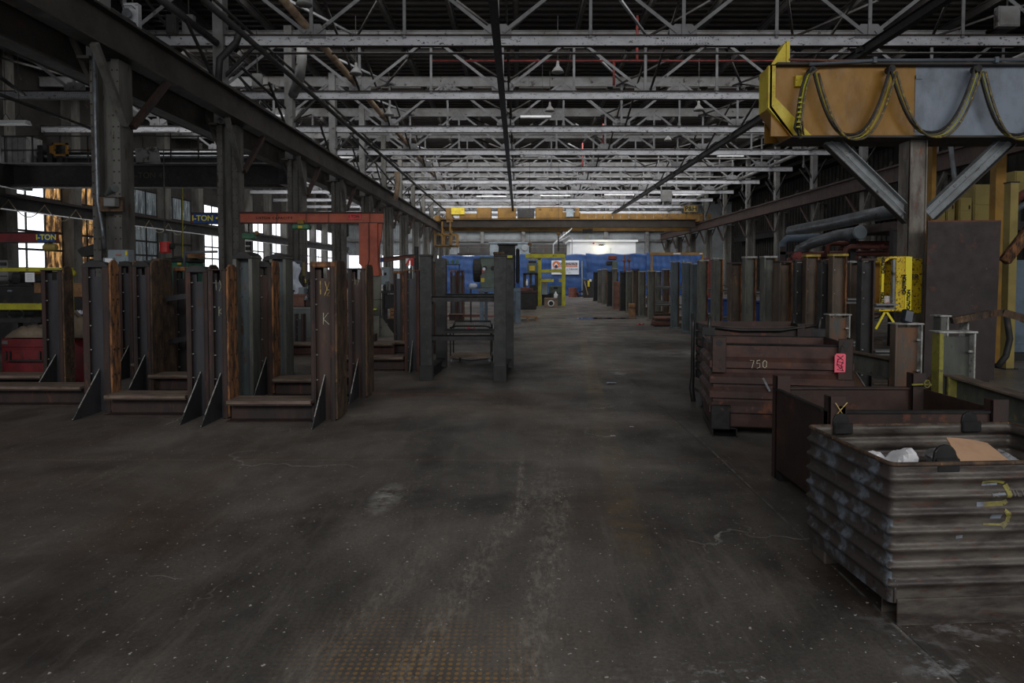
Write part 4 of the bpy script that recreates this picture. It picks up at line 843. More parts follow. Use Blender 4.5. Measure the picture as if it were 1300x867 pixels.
# drawers and green machines seen between the stands
def drawers(px0,px1,py0,py1,Y,rows,lb):
    p = W((px0+px1)/2,py1,Y); t = thing('parts_rack', lb, 'rack', (p.x,Y,0)); pb(t,'carcass',M['dark'],px0-.6,px1+.6,py0-1,py1+.5,Y,.5,0,.04)
    MB().box(-.15,.15,.1,.4,0,W(px0,py1,Y).z).build('plinth', M['dark'], t)
    for r in range(rows):
        a = py0+(py1-py0)*r/rows; b = py0+(py1-py0)*(r+.62)/rows; pb(t,'drawer',M['orange' if r%2 else 'brownbox'],px0,px1,a,b,Y,.3,.004)
drawers(146,153.5,406,447,10.5,8,'narrow rack of small rusty orange drawers behind the first upright stand')
drawers(231.5,238,388,432,13,8,'narrow rack of small brown drawers before the green machine')
t = thing('press_machine','green enamel machine behind the left stands, below the red lamp','machine',(W(228,400,13.6).x,13.6,0))
pb(t,'housing',M['greenm'],210,238,333,372,13.6,.7,.02); pb(t,'base',M['dark'],212,238,372,425,13.6,.6,.02); pb(t,'top_plate',M['dark'],206,240,327.5,333,13.6,.7,.02); pb(t,'label_plate',M['yellow_bright'],225,230,333.5,336,13.6,.02,0,-.03)
q = thing('storage_box','orange box standing on the green machine','box',(W(245,327,13.7).x,13.7,W(230,327.5,13.6).z)); pb(q,'body',M['wood'],238,252,322.5,327.5,13.7,.3,.005); pb(q,'lid',M['brownbox'],237.5,252.5,321.5,322.5,13.7,.32)
q.location.x -= .0
tag(MB().tube([W(234,345,13.4),W(234,325,13.4),W(237,320,13.4),W(276,319.5,13.4)],.025,6).build('pipe_rail', M['hose'], smooth=True),'blue-grey bent pipe above the orange box beside the green machine','pipe')
# work bench with goods, coverall
t = thing('work_bench','grey steel bench behind the grey stands, left of the orange jib post','bench',(W(385,430,15.6).x,15.6,0))
pb(t,'skirt',M['tablegrey'],360,405,393,420.5,15.6,.04,0); pb(t,'top',M['truss_dim'],358,407,390,393,15.6,1.0,.01)
for px in (362,403): pb(t,'leg',M['dark'],px-2,px+2,420,427.5,15.6,.2,0)
zt = W(385,390,15.6).z
for i,(px0,px1,hpx,mt,lb) in enumerate(((370,386,16,'brownbox','brown box standing on the grey bench left of the jib post'),(387,399,9,'rust_dk','dark heap of castings on the grey bench'),(361,368,22,'dark','dark machine vise at the left end of the grey bench'),(379,386,17,'cabinet','small grey-blue gauge machine behind the grey bench goods'),(391,397,18,'dark','dark tool head behind the castings on the bench'))):
    yy = 15.75+(.45 if i > 2 else 0); q = thing('bench_goods', lb, 'tool', (W((px0+px1)/2,390,yy).x,yy,zt)); wd = (px1-px0)*yy/FP; hh_ = hpx*yy/FP
    MB().box(-wd/2,wd/2,0,.3,0,hh_*(1 if i < 3 else 1.4)).build('body', M[mt], q, bevel=.02); MB().box(-wd/2-.02,wd/2+.02,-.02,.32,hh_*.86,hh_*.95).build('rim', M[mt], q)
    if i in (1,4):
        for k in range(6): MB().lathe((random.uniform(-wd/2,wd/2),.05,hh_*random.uniform(.9,1.2)),[(.03,0),(.04,.05),(.02,.1)],8).build('casting', M[['tablegrey','rust_dk','cabinet'][k%3]], q)
rgn = random.Random(3)
for k in range(10):
    yy = 21+rgn.uniform(0.15,.9); px = 386.5+k*1.7; py = (360,367,374,381)[(k*3)%4]
    tag(MB().lathe((W(px,py,yy).x,yy,W(px,py,21.1).z),[(.02,0),(.06,.03),(.06,.12),(.02,.16)],8).build('valve_fitting', M[['yellow_bright','cabinet','tablegrey','white','dark'][k%5]]), 'small %s fitting on the shelf rack, %s from the left' % (['yellow','grey-blue','grey','white','dark'][k%5], ORD[k]), 'fitting', 'fittings on the shelf rack')
t = thing('shelf_rack','dark shelf rack of small fittings right of the hanging coverall','rack',(W(394,400,21.1).x,21.1,0))
for pyy in (360,367,374,381,388): pb(t,'shelf',M['dark'],385,404,pyy,pyy+.8,21.1,1.0,0)
for px in (385,404): pb(t,'post',M['dark'],px-.6,px+.6,350,412,21.1,.1,0)
def gown(u, v):
    a = 2*PI*u; z = 1.55*(1-v); wd = (.20+.06*math.sin(v*9)+.06*v)*(.5+.5*min(1,v*5)); return (wd*math.cos(a)*(1+.18*math.sin(5*a+v*3))+.05*v, .09*math.sin(a)*(1+.3*math.sin(4*a)), z)
g = MB().grid(gown, 36, 16)
o = g.build('coverall', M['lab'], smooth=True); p = W(370,374,20.6); o.location = (p.x, 20.6, p.z); o.scale = (1,1,.68)
tag(o, 'white coverall hanging on the third left column', 'clothing')
t = thing('switch_cabinet','small blue-grey panel box beside the hanging coverall','cabinet',W(379,346,21.2)); pb(t,'body',M['tableblue'],375,383,331,346,21.2,.1,.01); pb(t,'face_plate',M['white'],377,380.5,335,340,21.2,.01,0,-.015); pb(t,'back_strap',M['olive'],384,386,333,352,21.2,.06,0)
t = thing('switch_cabinet','grey-blue electrical cabinet right of the orange jib post','cabinet',(W(489,360,20).x,20,W(489,360,20).z)); pb(t,'body',M['cabinet'],484,494,339,361,20,.2,.01); pb(t,'window',M['ink'],487.5,490.5,346,349.5,20,.01,0,-.012); pb(t,'paper_strip',M['paper'],485,486.5,343,350,20,.01,0,-.012); MB().box(-.05,.05,.05,.1,-t.location.z,0).build('stand_legs', M['dark'], t)
t = thing('scrap_bench','dark bench of black machine parts between the jib post and the far stands','bench',(W(493,392,19).x,19,0))
pb(t,'top',M['dark'],484,514,369,372,19,.8,0); pb(t,'front',M['black'],485,512,374,392,19,.05,.01,.1)
for px in (486,511): pb(t,'leg',M['dark'],px-1,px+1,372,413,19,.1,0)
for k in range(7): pb(t,'machine_part',M[['dark','tablegrey','truss_dim'][k%3]],486+k*3.4,489+k*3.4,362-(k*5%7),369,19,.3,.015,.1)
t = thing('wooden_crate','low wooden slatted crate behind the steel stand right of the jib post','crate',(W(505,410,16.8).x,16.8,W(505,405,16.8).z))
for k in range(3): pb(t,'slat',M['wood'],495,516,391+k*4.8,394.8+k*4.8,16.8,.03,.003)
pb(t,'inner_box',M['black'],496,515,392,404.5,16.8,.4,0,.03); pb(t,'pallet',M['rust_dk'],491,516,405,407.5,16.8,.5,0); pb(t,'pallet_block',M['dark'],492,500,407,421,16.8,.4,0)
tag(MB().lathe(W(475.5,393.5,15.6),[(.03,0),(.06,.01),(.05,.03)],8).build('glove', mat('lime_cloth',(200,214,50),bump=0)),'lime yellow rag lying on the foot block of the jib crane','rag')
t = thing('fire_extinguisher','red extinguisher with a red and white board behind the stands left of the rack','extinguisher',(W(521,345,22.5).x,22.5,W(520,337.5,22.5).z)); pb(t,'cylinder',M['redlamp'],520.5,525,328,337.5,22.5,.1,.02); pb(t,'board',M['white'],515,520,328,337.5,22.5,.02,0)
o = WL(t); a = W(515,337,22.4)-o; b_ = W(519.5,329,22.4)-o; MB().bar((a.x,-.02,a.z),(b_.x,-.02,b_.z),.07,.004,(0,1,0)).build('stripe', M['redlamp'], t); MB().box(-.03,.03,.1,.16,-t.location.z,0).build('mount_post', M['dark'], t)
M['yp_'] = mat('faded_yellow', (132,128,52), (104,98,48), (70,66,44), scale=8, rough=.7)
# ================================================================ LEFT STANDS
def upright(root, x, y, h, w=.30, d=.20, web='web', fl='rust_dk', side='rust_or', cap='round', capm='dark', gus=True, z0=.0, bolts=6, side_r=True, lean=0, chalk=None, foot=False, gh=.42, gl=.45, wx=-1):
    """an upright whose channel opens towards the camera; x = middle, y = plane of its web"""
    yf = y-min(.07,d*.4); yb = yf+d; hb = h-.06; ft = .055 if w > .27 else .036
    def B(*a): return MB().box(*a)
    c = B(x-w/2, x-w/2+ft, yf, yb, z0, hb); c.box(x-w/2+ft, x-w/2+ft+.014, yf, yf+.012, z0, hb); c.build('side_channel', M[fl], root, bevel=.003)
    c = B(x+w/2-ft, x+w/2, yf, yb, z0, hb); c.box(x+w/2-ft-.012, x+w/2-ft, yf, yf+.012, z0, hb); c.build('side_channel', M[fl], root, bevel=.003)
    wb = B(x-w/2+ft, x+w/2-ft, y, y+.012, z0, hb-.12); wb.box(x-w/2+ft, x-.03, y, y+.012, hb-.12, hb-.03).box(x+.03, x+w/2-ft, y, y+.012, hb-.12, hb-.03); wb.build('web', M[web], root)
    if side_r:
        sx = x+w/2 if wx < 0 else x-w/2-.022
        sp_ = MB(); n = 8; pr = [(yf+.01, z0+.02), (yb+.03, z0+.02), (yb+.03, h-.10), (yb+.01, h-.03), (yb-.04, h), (yf+.07, h), (yf+.02, h-.03), (yf+.01, h-.09)]
        sp_.prism([(sx, a, b) for a, b in pr], (.022,0,0)); sp_.build('side_plate', M[side], root)
        hl = MB(); xx_ = sx+.022 if wx < 0 else sx-.003
        for k in range(bolts):
            for a in (.25,.75): hl.lathe((xx_, yf+.01+(d+.02)*a, z0+.14+k*(h-z0-.3)/(bolts-1)), [(.012,0),(.012,.003)], 7, 'x')
        hl.build('bolt_hole', M['black'], root, kind='stuff')
    if cap == 'round':
        prf = [(x-w/2-.005+ (w+.01)*i/10, hb-.02+.075*math.sin(PI*i/10)**.5) for i in range(11)]
        cp = MB(); cp.prism([(a, yf-.005, b) for a, b in prf], (0,.05,0)); cp.prism([(a, yf+.03, b-.012) for a, b in prf], (0,d-.02,0)); cp.build('cap', M[capm], root, bevel=.003)
    elif cap == 'flat':
        B(x-w/2-.01, x+w/2+.01, yf-.008, yb+.01, hb, hb+.014).build('cap', M[capm], root, bevel=.003)
    elif cap == 'timber':
        MB().box(x-w/2-.005, x+w/2+.005, yf-.01, yb+.01, hb-.01, hb+.05).build('cap', M[capm], root, bevel=.012)
    bl = MB()
    for k in range(bolts):
        zz = z0+.16+k*(h-z0-.35)/(bolts-1); bl.tube([(x-w/2+ft,y-.03,zz),(x-w/2+ft+.022,y-.03,zz)], .007, 6); bl.tube([(x+w/2-ft,y-.03,zz),(x+w/2-ft-.01,y-.03,zz)], .006, 6)
    bl.build('bolts', M['edge_white'], root, kind='stuff')
    if gus:
        MB().prism([(x-.004, y, .045+gh+.0), (x-.004, y, .0), (x-.004, y-gl, .0), (x-.004, y-gl, .02), (x-.004, y-.015, .045+gh)], (.008,0,0)).build('gusset', M['web'], root)
        MB().bar((x,y-gl-.002,.012),(x,y-.012,.05+gh), .009,.006,(0,1,0)).build('gusset_edge', M['edge_white'], root)
    if foot: B(x-w/2-.01, x+w/2+.01, yf-.01, yb+.01, 0, .2).build('foot_plate', M['web_brown'], root)
    if chalk:
        for (ln, dx, zc, s, rr, mm) in chalk: strokes(ln, (x+dx, y-.003, zc), s, M[mm], 'chalk_mark', root, rr)
def base_beam(root, x0, x1, y, h=.19, w=.30, timber=True, mt='rust_dk'):
    MB().box(x0,x1,y-.006+.0,y+.006,.012,h-.012).build('base_web', M[mt], root)
    MB().box(x0,x1,y-w/2,y+w/2,0,.014).build('base_flange', M[mt], root); MB().box(x0,x1,y-w/2,y+w/2,h-.014,h).build('base_flange', M[mt], root)
    if timber: MB().box(x0+.01,x1-.01,y-w/2-.01,y+w/2,h,h+.035).build('timber_sleeper', M['plank'], root, bevel=.005)
def frame(lb, x, y, grp=None):
    return thing('steel_stand', lb, 'stand', (x, y, 0), 0, grp)
def SX(px, Y): return (px-VX)*Y/FP
def H(py, Y): return W(500,py,Y).z
# front left stand: uprights at 121 and 252
def stand(lb, ups, base=None, grp=None):
    x0 = SX(ups[0]['px'], ups[0]['Y']); y0 = ups[0]['Y']; t = frame(lb, x0, y0, grp)
    for u in ups:
        u = dict(u); px = u.pop('px'); Y = u.pop('Y'); ht = u.pop('top')
        upright(t, SX(px,Y)-x0, Y-y0, H(ht,Y), **u)
    if base:
        a, b, Y = base[:3]; base_beam(t, SX(a,Y)-x0, SX(b,Y)-x0, Y-y0, **(base[3] if len(base) > 3 else {}))
    return t
G1 = 'left front stands'
stand('front rusty stand nearest the left edge, one orange-sided upright with rounded cap', [dict(px=124.5,Y=7.05,top=330,w=.285,d=.13,side='rust_or'), dict(px=253.5,Y=6.85,top=336,w=.23,d=.2,side='rust_dk')], (139,243,6.95))
stand('front left stand with chalk marks on both uprights, nearest the aisle', [dict(px=279,Y=6.75,top=336,w=.185,side='rust_or',capm='rust_dk',cap='flat',chalk=[([CH_HALF[0],CH_HALF[1],CH_HALF[2],CH_HALF[3]],0,1.34,.11,.003,'chalk'),(CH_K,0.01,1.12,.10,.003,'chalk')]), dict(px=411.5,Y=6.65,top=331,w=.245,d=.34,side='rust_mix',cap='timber',capm='rust_or',web='web_brown',chalk=[(CH_HALF,.01,1.30,.14,.004,'chalky'),(CH_K,.015,1.05,.12,.004,'chalk')])], (292,400,6.65))
stand('dark stand behind the first front stand, before the red chest', [dict(px=69.5,Y=8.35,top=338,w=.26,d=.16,side='rust_mix',cap='flat',capm='black'), dict(px=-40,Y=8.35,top=338,w=.30)], (-30,60,8.3))
t = frame('low rusty base beam with timber on the floor at the left edge', SX(0,7.5), 7.5); base_beam(t, -.9, SX(111,7.5)-SX(0,7.5), 0)
MB().box(-1.1,-.9,-.15,.15,0,1.5).build('end_upright', M['rust_dk'], t)
stand('dark rounded stand behind the first front stand, inner of the close pair', [dict(px=162.5,Y=9.4,top=331,w=.2,side='rust_or',bolts=6), dict(px=232,Y=9.4,top=338,w=.2,side='rust_or',cap='timber',capm='rust_or',gus=False)], (171,226,9.4))
stand('dark rounded stand with wooden-faced side, right of the inner pair upright', [dict(px=183,Y=8.3,top=331,w=.22,side='rust_mix',d=.22), dict(px=318,Y=8.5,top=343,w=.2,gus=False)], (193,310,8.35))
# tall leaning plank-like upright resting between
t = thing('loose_column', 'tall dark wooden-faced column leaning between the left stands', 'column', (SX(207,8.9),8.9,0)); t.rotation_euler = (0,math.radians(-1.6),0)
MB().box(-.13,-.02,-.15,.15,.1,1.70).build('channel', M['dark'], t); MB().box(-.02,.09,-.17,.17,.1,1.72).build('face_board', M['rust_mix'], t, bevel=.015)
m = MB()
for k in range(8):
    for a in (-.06,.06): m.cbox((.03+a*.4,-.171,.2+k*.2),(.016,.004,.016))
m.build('bolt_hole', M['black'], t, kind='stuff'); MB().box(-.14,.08,-.13,.13,0,.12).build('foot_block', M['dark'], t)
# grey-blue open channels
def channel_post(px, Y, top, w, lb, zb=0, back=False, mt='web_blue'):
    t = thing('channel_post', lb, 'post', (SX(px,Y),Y,0)); h = H(top,Y)
    MB().box(-w/2,-w/2+.045,-.14,.16,0,h-.05).build('side_channel', M[mt if back else 'stand_grey'], t, bevel=.004); MB().box(w/2-.045,w/2,-.14,.16,0,h-.05).build('side_channel', M['stand_grey'], t, bevel=.004)
    MB().box(-w/2+.045,w/2-.045,-.02,.0,0,h-.08).build('web', M[mt], t)
    pr = [(-w/2-.005+(w+.01)*i/10, h-.085+.085*math.sin(PI*i/10)**.5) for i in range(11)]
    MB().prism([(a,-.15,b) for a,b in pr], (0,.33,0)).build('cap', M['dark'], t, bevel=.003)
    m = MB()
    for k in range(5): m.cbox((-w/2+.055,-.03,.2+k*(h-.4)/4),(.02,.02,.016))
    m.build('bolts', M['galv'], t, kind='stuff'); MB().box(-w/2-.01,w/2+.01,-.15,.17,0,.02).build('foot_plate', M['stand_grey'], t)
channel_post(314,7.95,320,.235,'grey-blue rounded channel post standing between the left front stands')
channel_post(357,9.6,322,.24,'shorter-looking grey-blue channel post behind the brown chalkless stand')
channel_post(347,11.2,325,.26,'dark rounded post just visible behind the two grey-blue channel posts',mt='dark')
stand('brown stand with smooth web right of the grey-blue channel post', [dict(px=337.5,Y=8.1,top=331,w=.185,side='rust_or',web='web_brown'), dict(px=454,Y=7.9,top=336,w=.205,d=.34,side='rust_mix',web='web_brown',cap='flat',capm='rust_dk',chalk=[(CH_HALF[:3],0,1.38,.09,.002,'chalk')])], (349,443,8.05))
stand('brown stand with pale bolts, left of the black square rack', [dict(px=523.5,Y=10.1,top=339,w=.23,side_r=False,web='web',fl='rust',cap='flat',capm='rust_or',gl=.3,bolts=7), dict(px=428,Y=10.4,top=352,w=.2,gus=False,cap='flat')], (405,514,10.15))
stand('farther brown stand behind the wooden crate', [dict(px=506,Y=14.6,top=343.5,w=.2,cap='timber',capm='rust_or',side='rust_or',gus=False,z0=.0), dict(px=380,Y=14.6,top=395,w=.2,cap='none',gus=False,side_r=False,bolts=3)], (366,500,12.1,dict(mt='rust')))
stand('brown double upright standing beyond the black rack, before the green machine', [dict(px=576,Y=21.4,top=343,w=.22,side_r=False,web='web',fl='rust',cap='timber',capm='rust_or',gus=False), dict(px=584.5,Y=21.4,top=343,w=.2,side='rust_or',fl='rust',cap='timber',capm='rust_dk',gus=False)], (570,589,21.4))
stand('dark orange-streaked upright behind the left back post of the rack', [dict(px=557,Y=12.4,top=329,w=.24,side='rust_or',web='rust_or',fl='rust_dk',cap='flat',gus=False), dict(px=470,Y=12.4,top=420,w=.2,cap='none',gus=False,side_r=False,bolts=3)], (474,548,12.4))
# stacked low base frames visible between uprights
for (a,b,Y,lb) in ((205,242,10.6,'low dark base frame on the floor among the left stands, nearest of three'),(205,242,12.6,'low dark base frame on the floor among the left stands, middle of three'),(215,242,15.0,'low dark base frame on the floor among the left stands, farthest of three')):
    t = thing('base_frame', lb, 'frame', (SX(a,Y),Y,0)); base_beam(t, 0, SX(b,Y)-SX(a,Y), 0, timber=True, mt='dark'); MB().box(0,.1,-.6,.15,.19,.24).build('cross_rail', M['dark'], t)
for (px0,py0,px1,py1,Y,lb) in ((212,379,244,375,8.7,'thin steel flat bar bridging the stands at half height'),(206,436,244,428,8.9,'thin sloping steel flat bar low between the left stands')):
    tag(MB().bar(W(px0,py0,Y),W(px1,py1,Y),.05,.07).build('flat_bar', M['web']), lb, 'bar')
# ================================================================ BLACK SQUARE RACK
t = thing('steel_rack', 'square grey-black steel rack frame standing left of the aisle, a wire cart behind its bars', 'rack', (SX(590,9.1),9.1,0))
def rack_post(x, y, h, w=.168, d=.16, brown=False):
    MB().box(x-w/2,x+w/2,y,y+.014,0,h).build('post_face', M['green_grey'], t, bevel=.002); MB().box(x-.012,x+.012,y+.014,y+d-.014,0,h).build('post_web', M['dark'], t); MB().box(x-w/2,x+w/2,y+d-.014,y+d,0,h).build('post_face', M['rust_dk' if brown else 'green_grey'], t)
xl, xr = SX(540.5,9.1)-t.location.x, SX(635,9.1)-t.location.x; yb = 1.25
xbl, xbr = SX(559.5,10.35)-t.location.x, SX(645.5,10.35)-t.location.x
for (x,y,h,br) in ((xl,0,H(325,9.1),0),(xr,-.08,H(325,9.05),0),(xbl,yb,H(328,10.35),1),(xbr,yb-.1,H(328,10.25),1)): rack_post(x,y,h,brown=br)
for (x,y) in ((xl,0),(xr,-.08)):
    MB().box(x-.095,x+.09,y-.014,y,0,.22).build('foot_plate', M['dark'], t, bevel=.003); MB().box(x-.09,x+.09,y-.01,y+.17,H(325,9.1)-.01,H(325,9.1)+.02).build('cap', M['dark'], t, bevel=.004)
for (x,xb_) in ((xl,xbl),(xr,xbr)):
    MB().bar((x,.16,.16),(xb_,yb,.16),.12,.012).bar((x,.16,.09),(xb_,yb,.09),.012,.14).bar((x,.16,.02),(xb_,yb,.02),.12,.012).build('side_sill', M['dark'], t)
    m = MB()
    for z in (.35,.55,1.0,1.4,1.6): m.lathe((xb_+.03,yb-.006,z),[(.012,0),(.012,.004)],7,'y')
    m.build('bolt_hole', M['black'], t, kind='stuff')
for (p0,p1) in ((376.5,383),(425.5,432)):
    z1, z0 = H(p0,9.15), H(p1,9.15)
    MB().box(xl+.08,xr-.08,.03,.042,z0,z1).box(xl+.08,xr-.08,.03,.09,z1-.012,z1).build('cross_bar', M['black'], t)
for (p0,p1) in ((372.5,376.5),(417.5,423.5)):
    z1, z0 = H(p0,10.3), H(p1,10.3)
    MB().box(xbl+.08,xbr-.08,yb,yb+.012,z0,z1).box(xbl+.08,xbr-.08,yb-.05,yb,z1-.012,z1).build('cross_bar', M['green_grey'], t)
MB().box(xr-.10,xr+.06,-.0,.12,H(325,9.1)+.02,H(325,9.1)+.06).build('timber_block', M['rust_mix'], t, bevel=.01)
t = thing('tape_roll','small yellow-labelled box on top of the right rack post','box',(SX(648,10.2),10.2,H(328,10.3)+.0)); MB().box(-.06,.04,0,.08,0,.05).build('body', M['dark'], t); MB().box(-.05,.03,-.004,0,.005,.045).build('label', M['yellow_rack'], t)
# ---- wire cart
Yc = 10.75
t = thing('wire_cart', 'dark wire push cart on castors standing behind the bars of the black rack', 'cart', (SX(598,Yc),Yc,0))
def cx(px): return SX(px,Yc)-t.location.x
xa, xb = cx(571.5), cx(623); zt = H(415,Yc); zm = H(453,Yc)
for x in (xa, xb):
    for y in (0,.5): MB().tube([(x,y,.14),(x,y,zt)], .012, 6).build('corner_post', M['dark'], t)
MB().tube([(xa,0,zt-.06),(xa+.03,0,zt),(xa+.1,0,zt+.015),(xb-.1,0,zt+.015),(xb-.03,0,zt),(xb,0,zt-.06)], .015, 6).build('top_rail', M['dark'], t, smooth=True)
MB().tube([(xa,.5,zt-.06),(xa+.03,.5,zt+.06),(xb-.03,.5,zt+.06),(xb,.5,zt-.06)], .015, 6).build('top_rail', M['dark'], t, smooth=True)
m = MB()
for k in range(22): x = xa+(xb-xa)*k/21; m.tube([(x,.5,zt-.1),(x,.5,zt+.06)], .004, 4); m.tube([(x,0,zt-.07),(x,.5,zt-.07)], .004, 4)
for z in (zt-.1,zt-.02): m.tube([(xa,.5,z),(xb,.5,z)], .005, 4)
m.build('wire_basket', M['galv'], t, kind='stuff'); MB().tube([(xb,.5,zt-.02),(xb+.04,.6,zt+.12)], .014, 6).build('handle', M['galv'], t)
MB().box(xa-.01,xb+.01,-.02,.52,zm-.015,zm+.01).build('lower_deck', M['brownpipe'], t); MB().tube([(xa,0,zm-.03),((xa+xb)/2,-.02,zm-.06),(xb,0,zm-.03)], .012, 6).build('deck_rim', M['dark'], t)
for (x,y) in ((xa+.02,.02),(xa+.12,.45),(xb-.02,.02),(xb-.0,.45)):
    w_ = MB().lathe((x,y,.062),[(.03,-.018),(.06,-.014),(.06,.014),(.03,.018)],14,'x').build('castor_wheel', M['galv' if y<.1 else 'dark'], t)
    f_ = MB().box(x-.026,x-.02,y-.03,y+.03,.06,.15).box(x+.02,x+.026,y-.03,y+.03,.06,.15).box(x-.026,x+.026,y-.03,y+.03,.145,.155).build('castor_fork', M['galv'], t)
tag(MB().grid(lambda u,v:((SX(597,Yc)+.12*(u-.5)), Yc+.02+.18*v, zt-.02+.03*math.sin(u*8)+.02*math.sin(v*9)),8,6).build('red_rag', M['pinkrag'], smooth=True),'crumpled red rag lying in the wire cart basket','rag').location.z = -.03
# ---- green blower machine on blue-grey table
Yb = 20.2
t = thing('machine_table', 'blue-grey steel table carrying the green bench machine, beyond the black rack', 'table', (SX(635,Yb),Yb,0))
pb(t,'top',M['tableblue'],607,661,366,371,Yb,1.2,.01)
for (a,b_,y) in ((609,614,0),(654.5,661,0),(613,617,1.0),(652,656,1.0)): MB().box(SX(a,Yb)-t.location.x,SX(b_,Yb)-t.location.x,y,y+.12,0,H(371,Yb)).build('leg', M['tableblue'], t)
MB().prism([(SX(654,Yb)-t.location.x,0,H(371,Yb)),(SX(654,Yb)-t.location.x,0,H(384,Yb)),(SX(640,Yb)-t.location.x,0,H(371,Yb))],(0,.02,0)).build('corner_gusset', M['tableblue'], t)
zt = H(366,Yb)
t = thing('bench_machine', 'grey-green bench machine with round black pulley housing and dark hood on the table', 'machine', (SX(618,Yb+.2),Yb+.2,zt))
pb(t,'housing',M['greengrey'],609.5,631,327.5,366.5,Yb+.2,.6,.03); 
def mc(px,py): return W(px,py,Yb+.2)-WL(t)
c = mc(606,343); MB().lathe((c.x,.3,c.z),[(.35,-.14),(.38,-.1),(.38,.08),(.34,.14)],24,'x').build('pulley_housing', M['dark'], t, smooth=False)
for px in (615.5,626): c = mc(px,340.5); MB().lathe((c.x,.0,c.z),[(.075,0),(.075,-.012)],16,'y').build('port', M['black'], t)
c = mc(614.5,341.5); MB().lathe((c.x,-.02,c.z),[(.05,0),(.05,-.01)],12,'y').build('port_glass', M['sign'], t)
for (a,b_,c_,d_,mt) in ((609.8,615,343,345.5,'redlamp'),(609.8,615,345.5,353,'truss_dim'),(610.5,615,353,358,'yellow_bright')): pb(t,'label_plate',M[mt],a,b_,c_,d_,Yb+.2,.01,0,-.02)
pb(t,'top_cover',M['greengrey'],609,632,325.5,328,Yb+.2,.65,.01)
t = thing('dark_hood', 'tall charcoal fan hood with a flanged top standing behind the right rack post', 'hood', (SX(645,Yb+.9),Yb+.55,zt))
def ph_(px,py): return W(px,py,Yb+.55)-WL(t)
a = ph_(633,366); b_ = ph_(654,311); MB().box(a.x,b_.x,0,.55,0,b_.z).build('body', M['dark'], t, bevel=.02); a = ph_(631.5,311); b_ = ph_(657,309); MB().box(a.x,b_.x,-.08,.63,a.z,b_.z).build('top_flange', M['black'], t)
a = ph_(655,360); b_ = ph_(659.5,315); MB().box(a.x,b_.x,-.1,.6,a.z,b_.z).build('side_disc', M['black'], t, bevel=.05)
t = thing('paper_bundle','white bundle on the table left of the green bench machine','bundle',(SX(600,Yb),Yb+.1,zt)); t.location.x = SX(600,Yb); MB().cbox((0,.15,.08),(.26,.22,.14)).build('body', M['lab'], t, bevel=.04); MB().box(-.2,.4,.0,.4,-.03,0).build('shelf_board', M['tableblue'], t); MB().box(-.1,-.05,.1,.15,-zt,-.03).build('shelf_leg', M['dark'], t)
t = thing('wooden_pallet','small pale wooden pallet on the floor beside the blue-grey table','pallet',(SX(672,20.9),21.2,0))
for k in range(4): MB().box(-.42,.28,k*.16,k*.16+.1,.09,.115).build('board', M['wood'], t)
for x in (-.38,-.08,.2): MB().box(x,x+.07,0,.6,0,.09).build('runner', M['wood'], t)
t = thing('red_cloth_pile','brown-red sheet metal lying on the floor beyond the rack','sheet',(SX(600,23),23,0)); MB().box(-1.0,.9,0,.9,0,.03).build('sheet', M['rustpipe'], t); MB().box(-.9,.5,.1,.7,.03,.06).build('sheet', M['rust'], t)
t = thing('paint_pot','row of small green jars on a stand beyond the left rack post','stand',(SX(574,26),26,0))
MB().box(-.3,.3,0,.3,1.9,1.94).build('shelf', M['dark'], t)
for k in range(3): MB().lathe((-.2+k*.2,.1,1.94),[(.05,0),(.05,.14),(.03,.18)],10).build('jar', M['hoistgreen'], t)
for x in (-.28,.28): MB().box(x-.02,x+.02,.1,.14,0,1.9).build('leg', M['dark'], t)
# ================================================================ RIGHT ROW OF STANDS
def right_stand(w, d, h, mt, cap, capm, back=1.15, rung='truss_dim', side='stand_brown', rung_z=(.55,1.15), name=None):
    t = thing('steel_stand', '', 'stand', (0,0,0), 0, 'right-hand row of stands')
    for (x, yy) in (((0,0),(back,.05)) if back else ((0,0),)):
        MB().box(x-w/2,x-w/2+.022,-d/2,d/2,0,h).build('flange', M[mt], t, bevel=.003); MB().box(x+w/2-.022,x+w/2,-d/2,d/2,0,h).build('flange', M[side], t, bevel=.003)
        MB().box(x-w/2+.022,x+w/2-.022,.0,.012,0,h-.02).build('web', M[mt], t)
        MB().box(x-w/2-.012,x+w/2+.012,-d/2-.014,d/2+.012,h,h+.034).build('cap', M[capm if x == 0 else 'edge_white'], t, bevel=.004)
        MB().box(x-w/2-.02,x+w/2+.02,-d/2-.03,d/2+.03,0,.05).build('foot', M[mt], t, bevel=.004)
    if not back: back = w+.27
    for z in rung_z: MB().box(w/2,back-w/2,-.10,.05,z,z+.022).box(w/2,back-w/2,-.012,.0,z-.05,z).build('rung', M[rung], t); 
    MB().box(w/2,back-w/2,-.07,.07,.0,.012).box(w/2,back-w/2,-.07,.07,.13,.145).box(w/2,back-w/2,-.006,.006,.012,.13).build('base_beam', M['stand_brown'], t)
    m = MB()
    for k in range(5): m.cbox((-w/2+.03,-.045,.25+k*.33),(.02,.02,.012))
    m.build('bolts', M['edge_white'], t, kind='stuff')
    return t
protos = {'n': right_stand(.17,.12,1.72,'dark','flat','rust_dk',side='rust_dk',back=None), 'm': right_stand(.20,.14,1.76,'stand_brown','flat','edge_yellow',side='rust_or',back=None), 'g': right_stand(.21,.20,1.80,'stand_grey','flat','edge_white',back=None,side='rust_or'), 'b': right_stand(.21,.18,1.82,'stand_blue','flat','edge_white',back=None,side='rust_mix'), 'r': right_stand(.22,.26,1.76,'stand_brown','flat','rust_dk',side='rust_or'), 'y': right_stand(.22,.22,1.70,'stand_grey','flat','edge_yellow'), 'd': right_stand(.24,.26,1.72,'dark','flat','rust_dk',side='rust_dk')}
used = {}
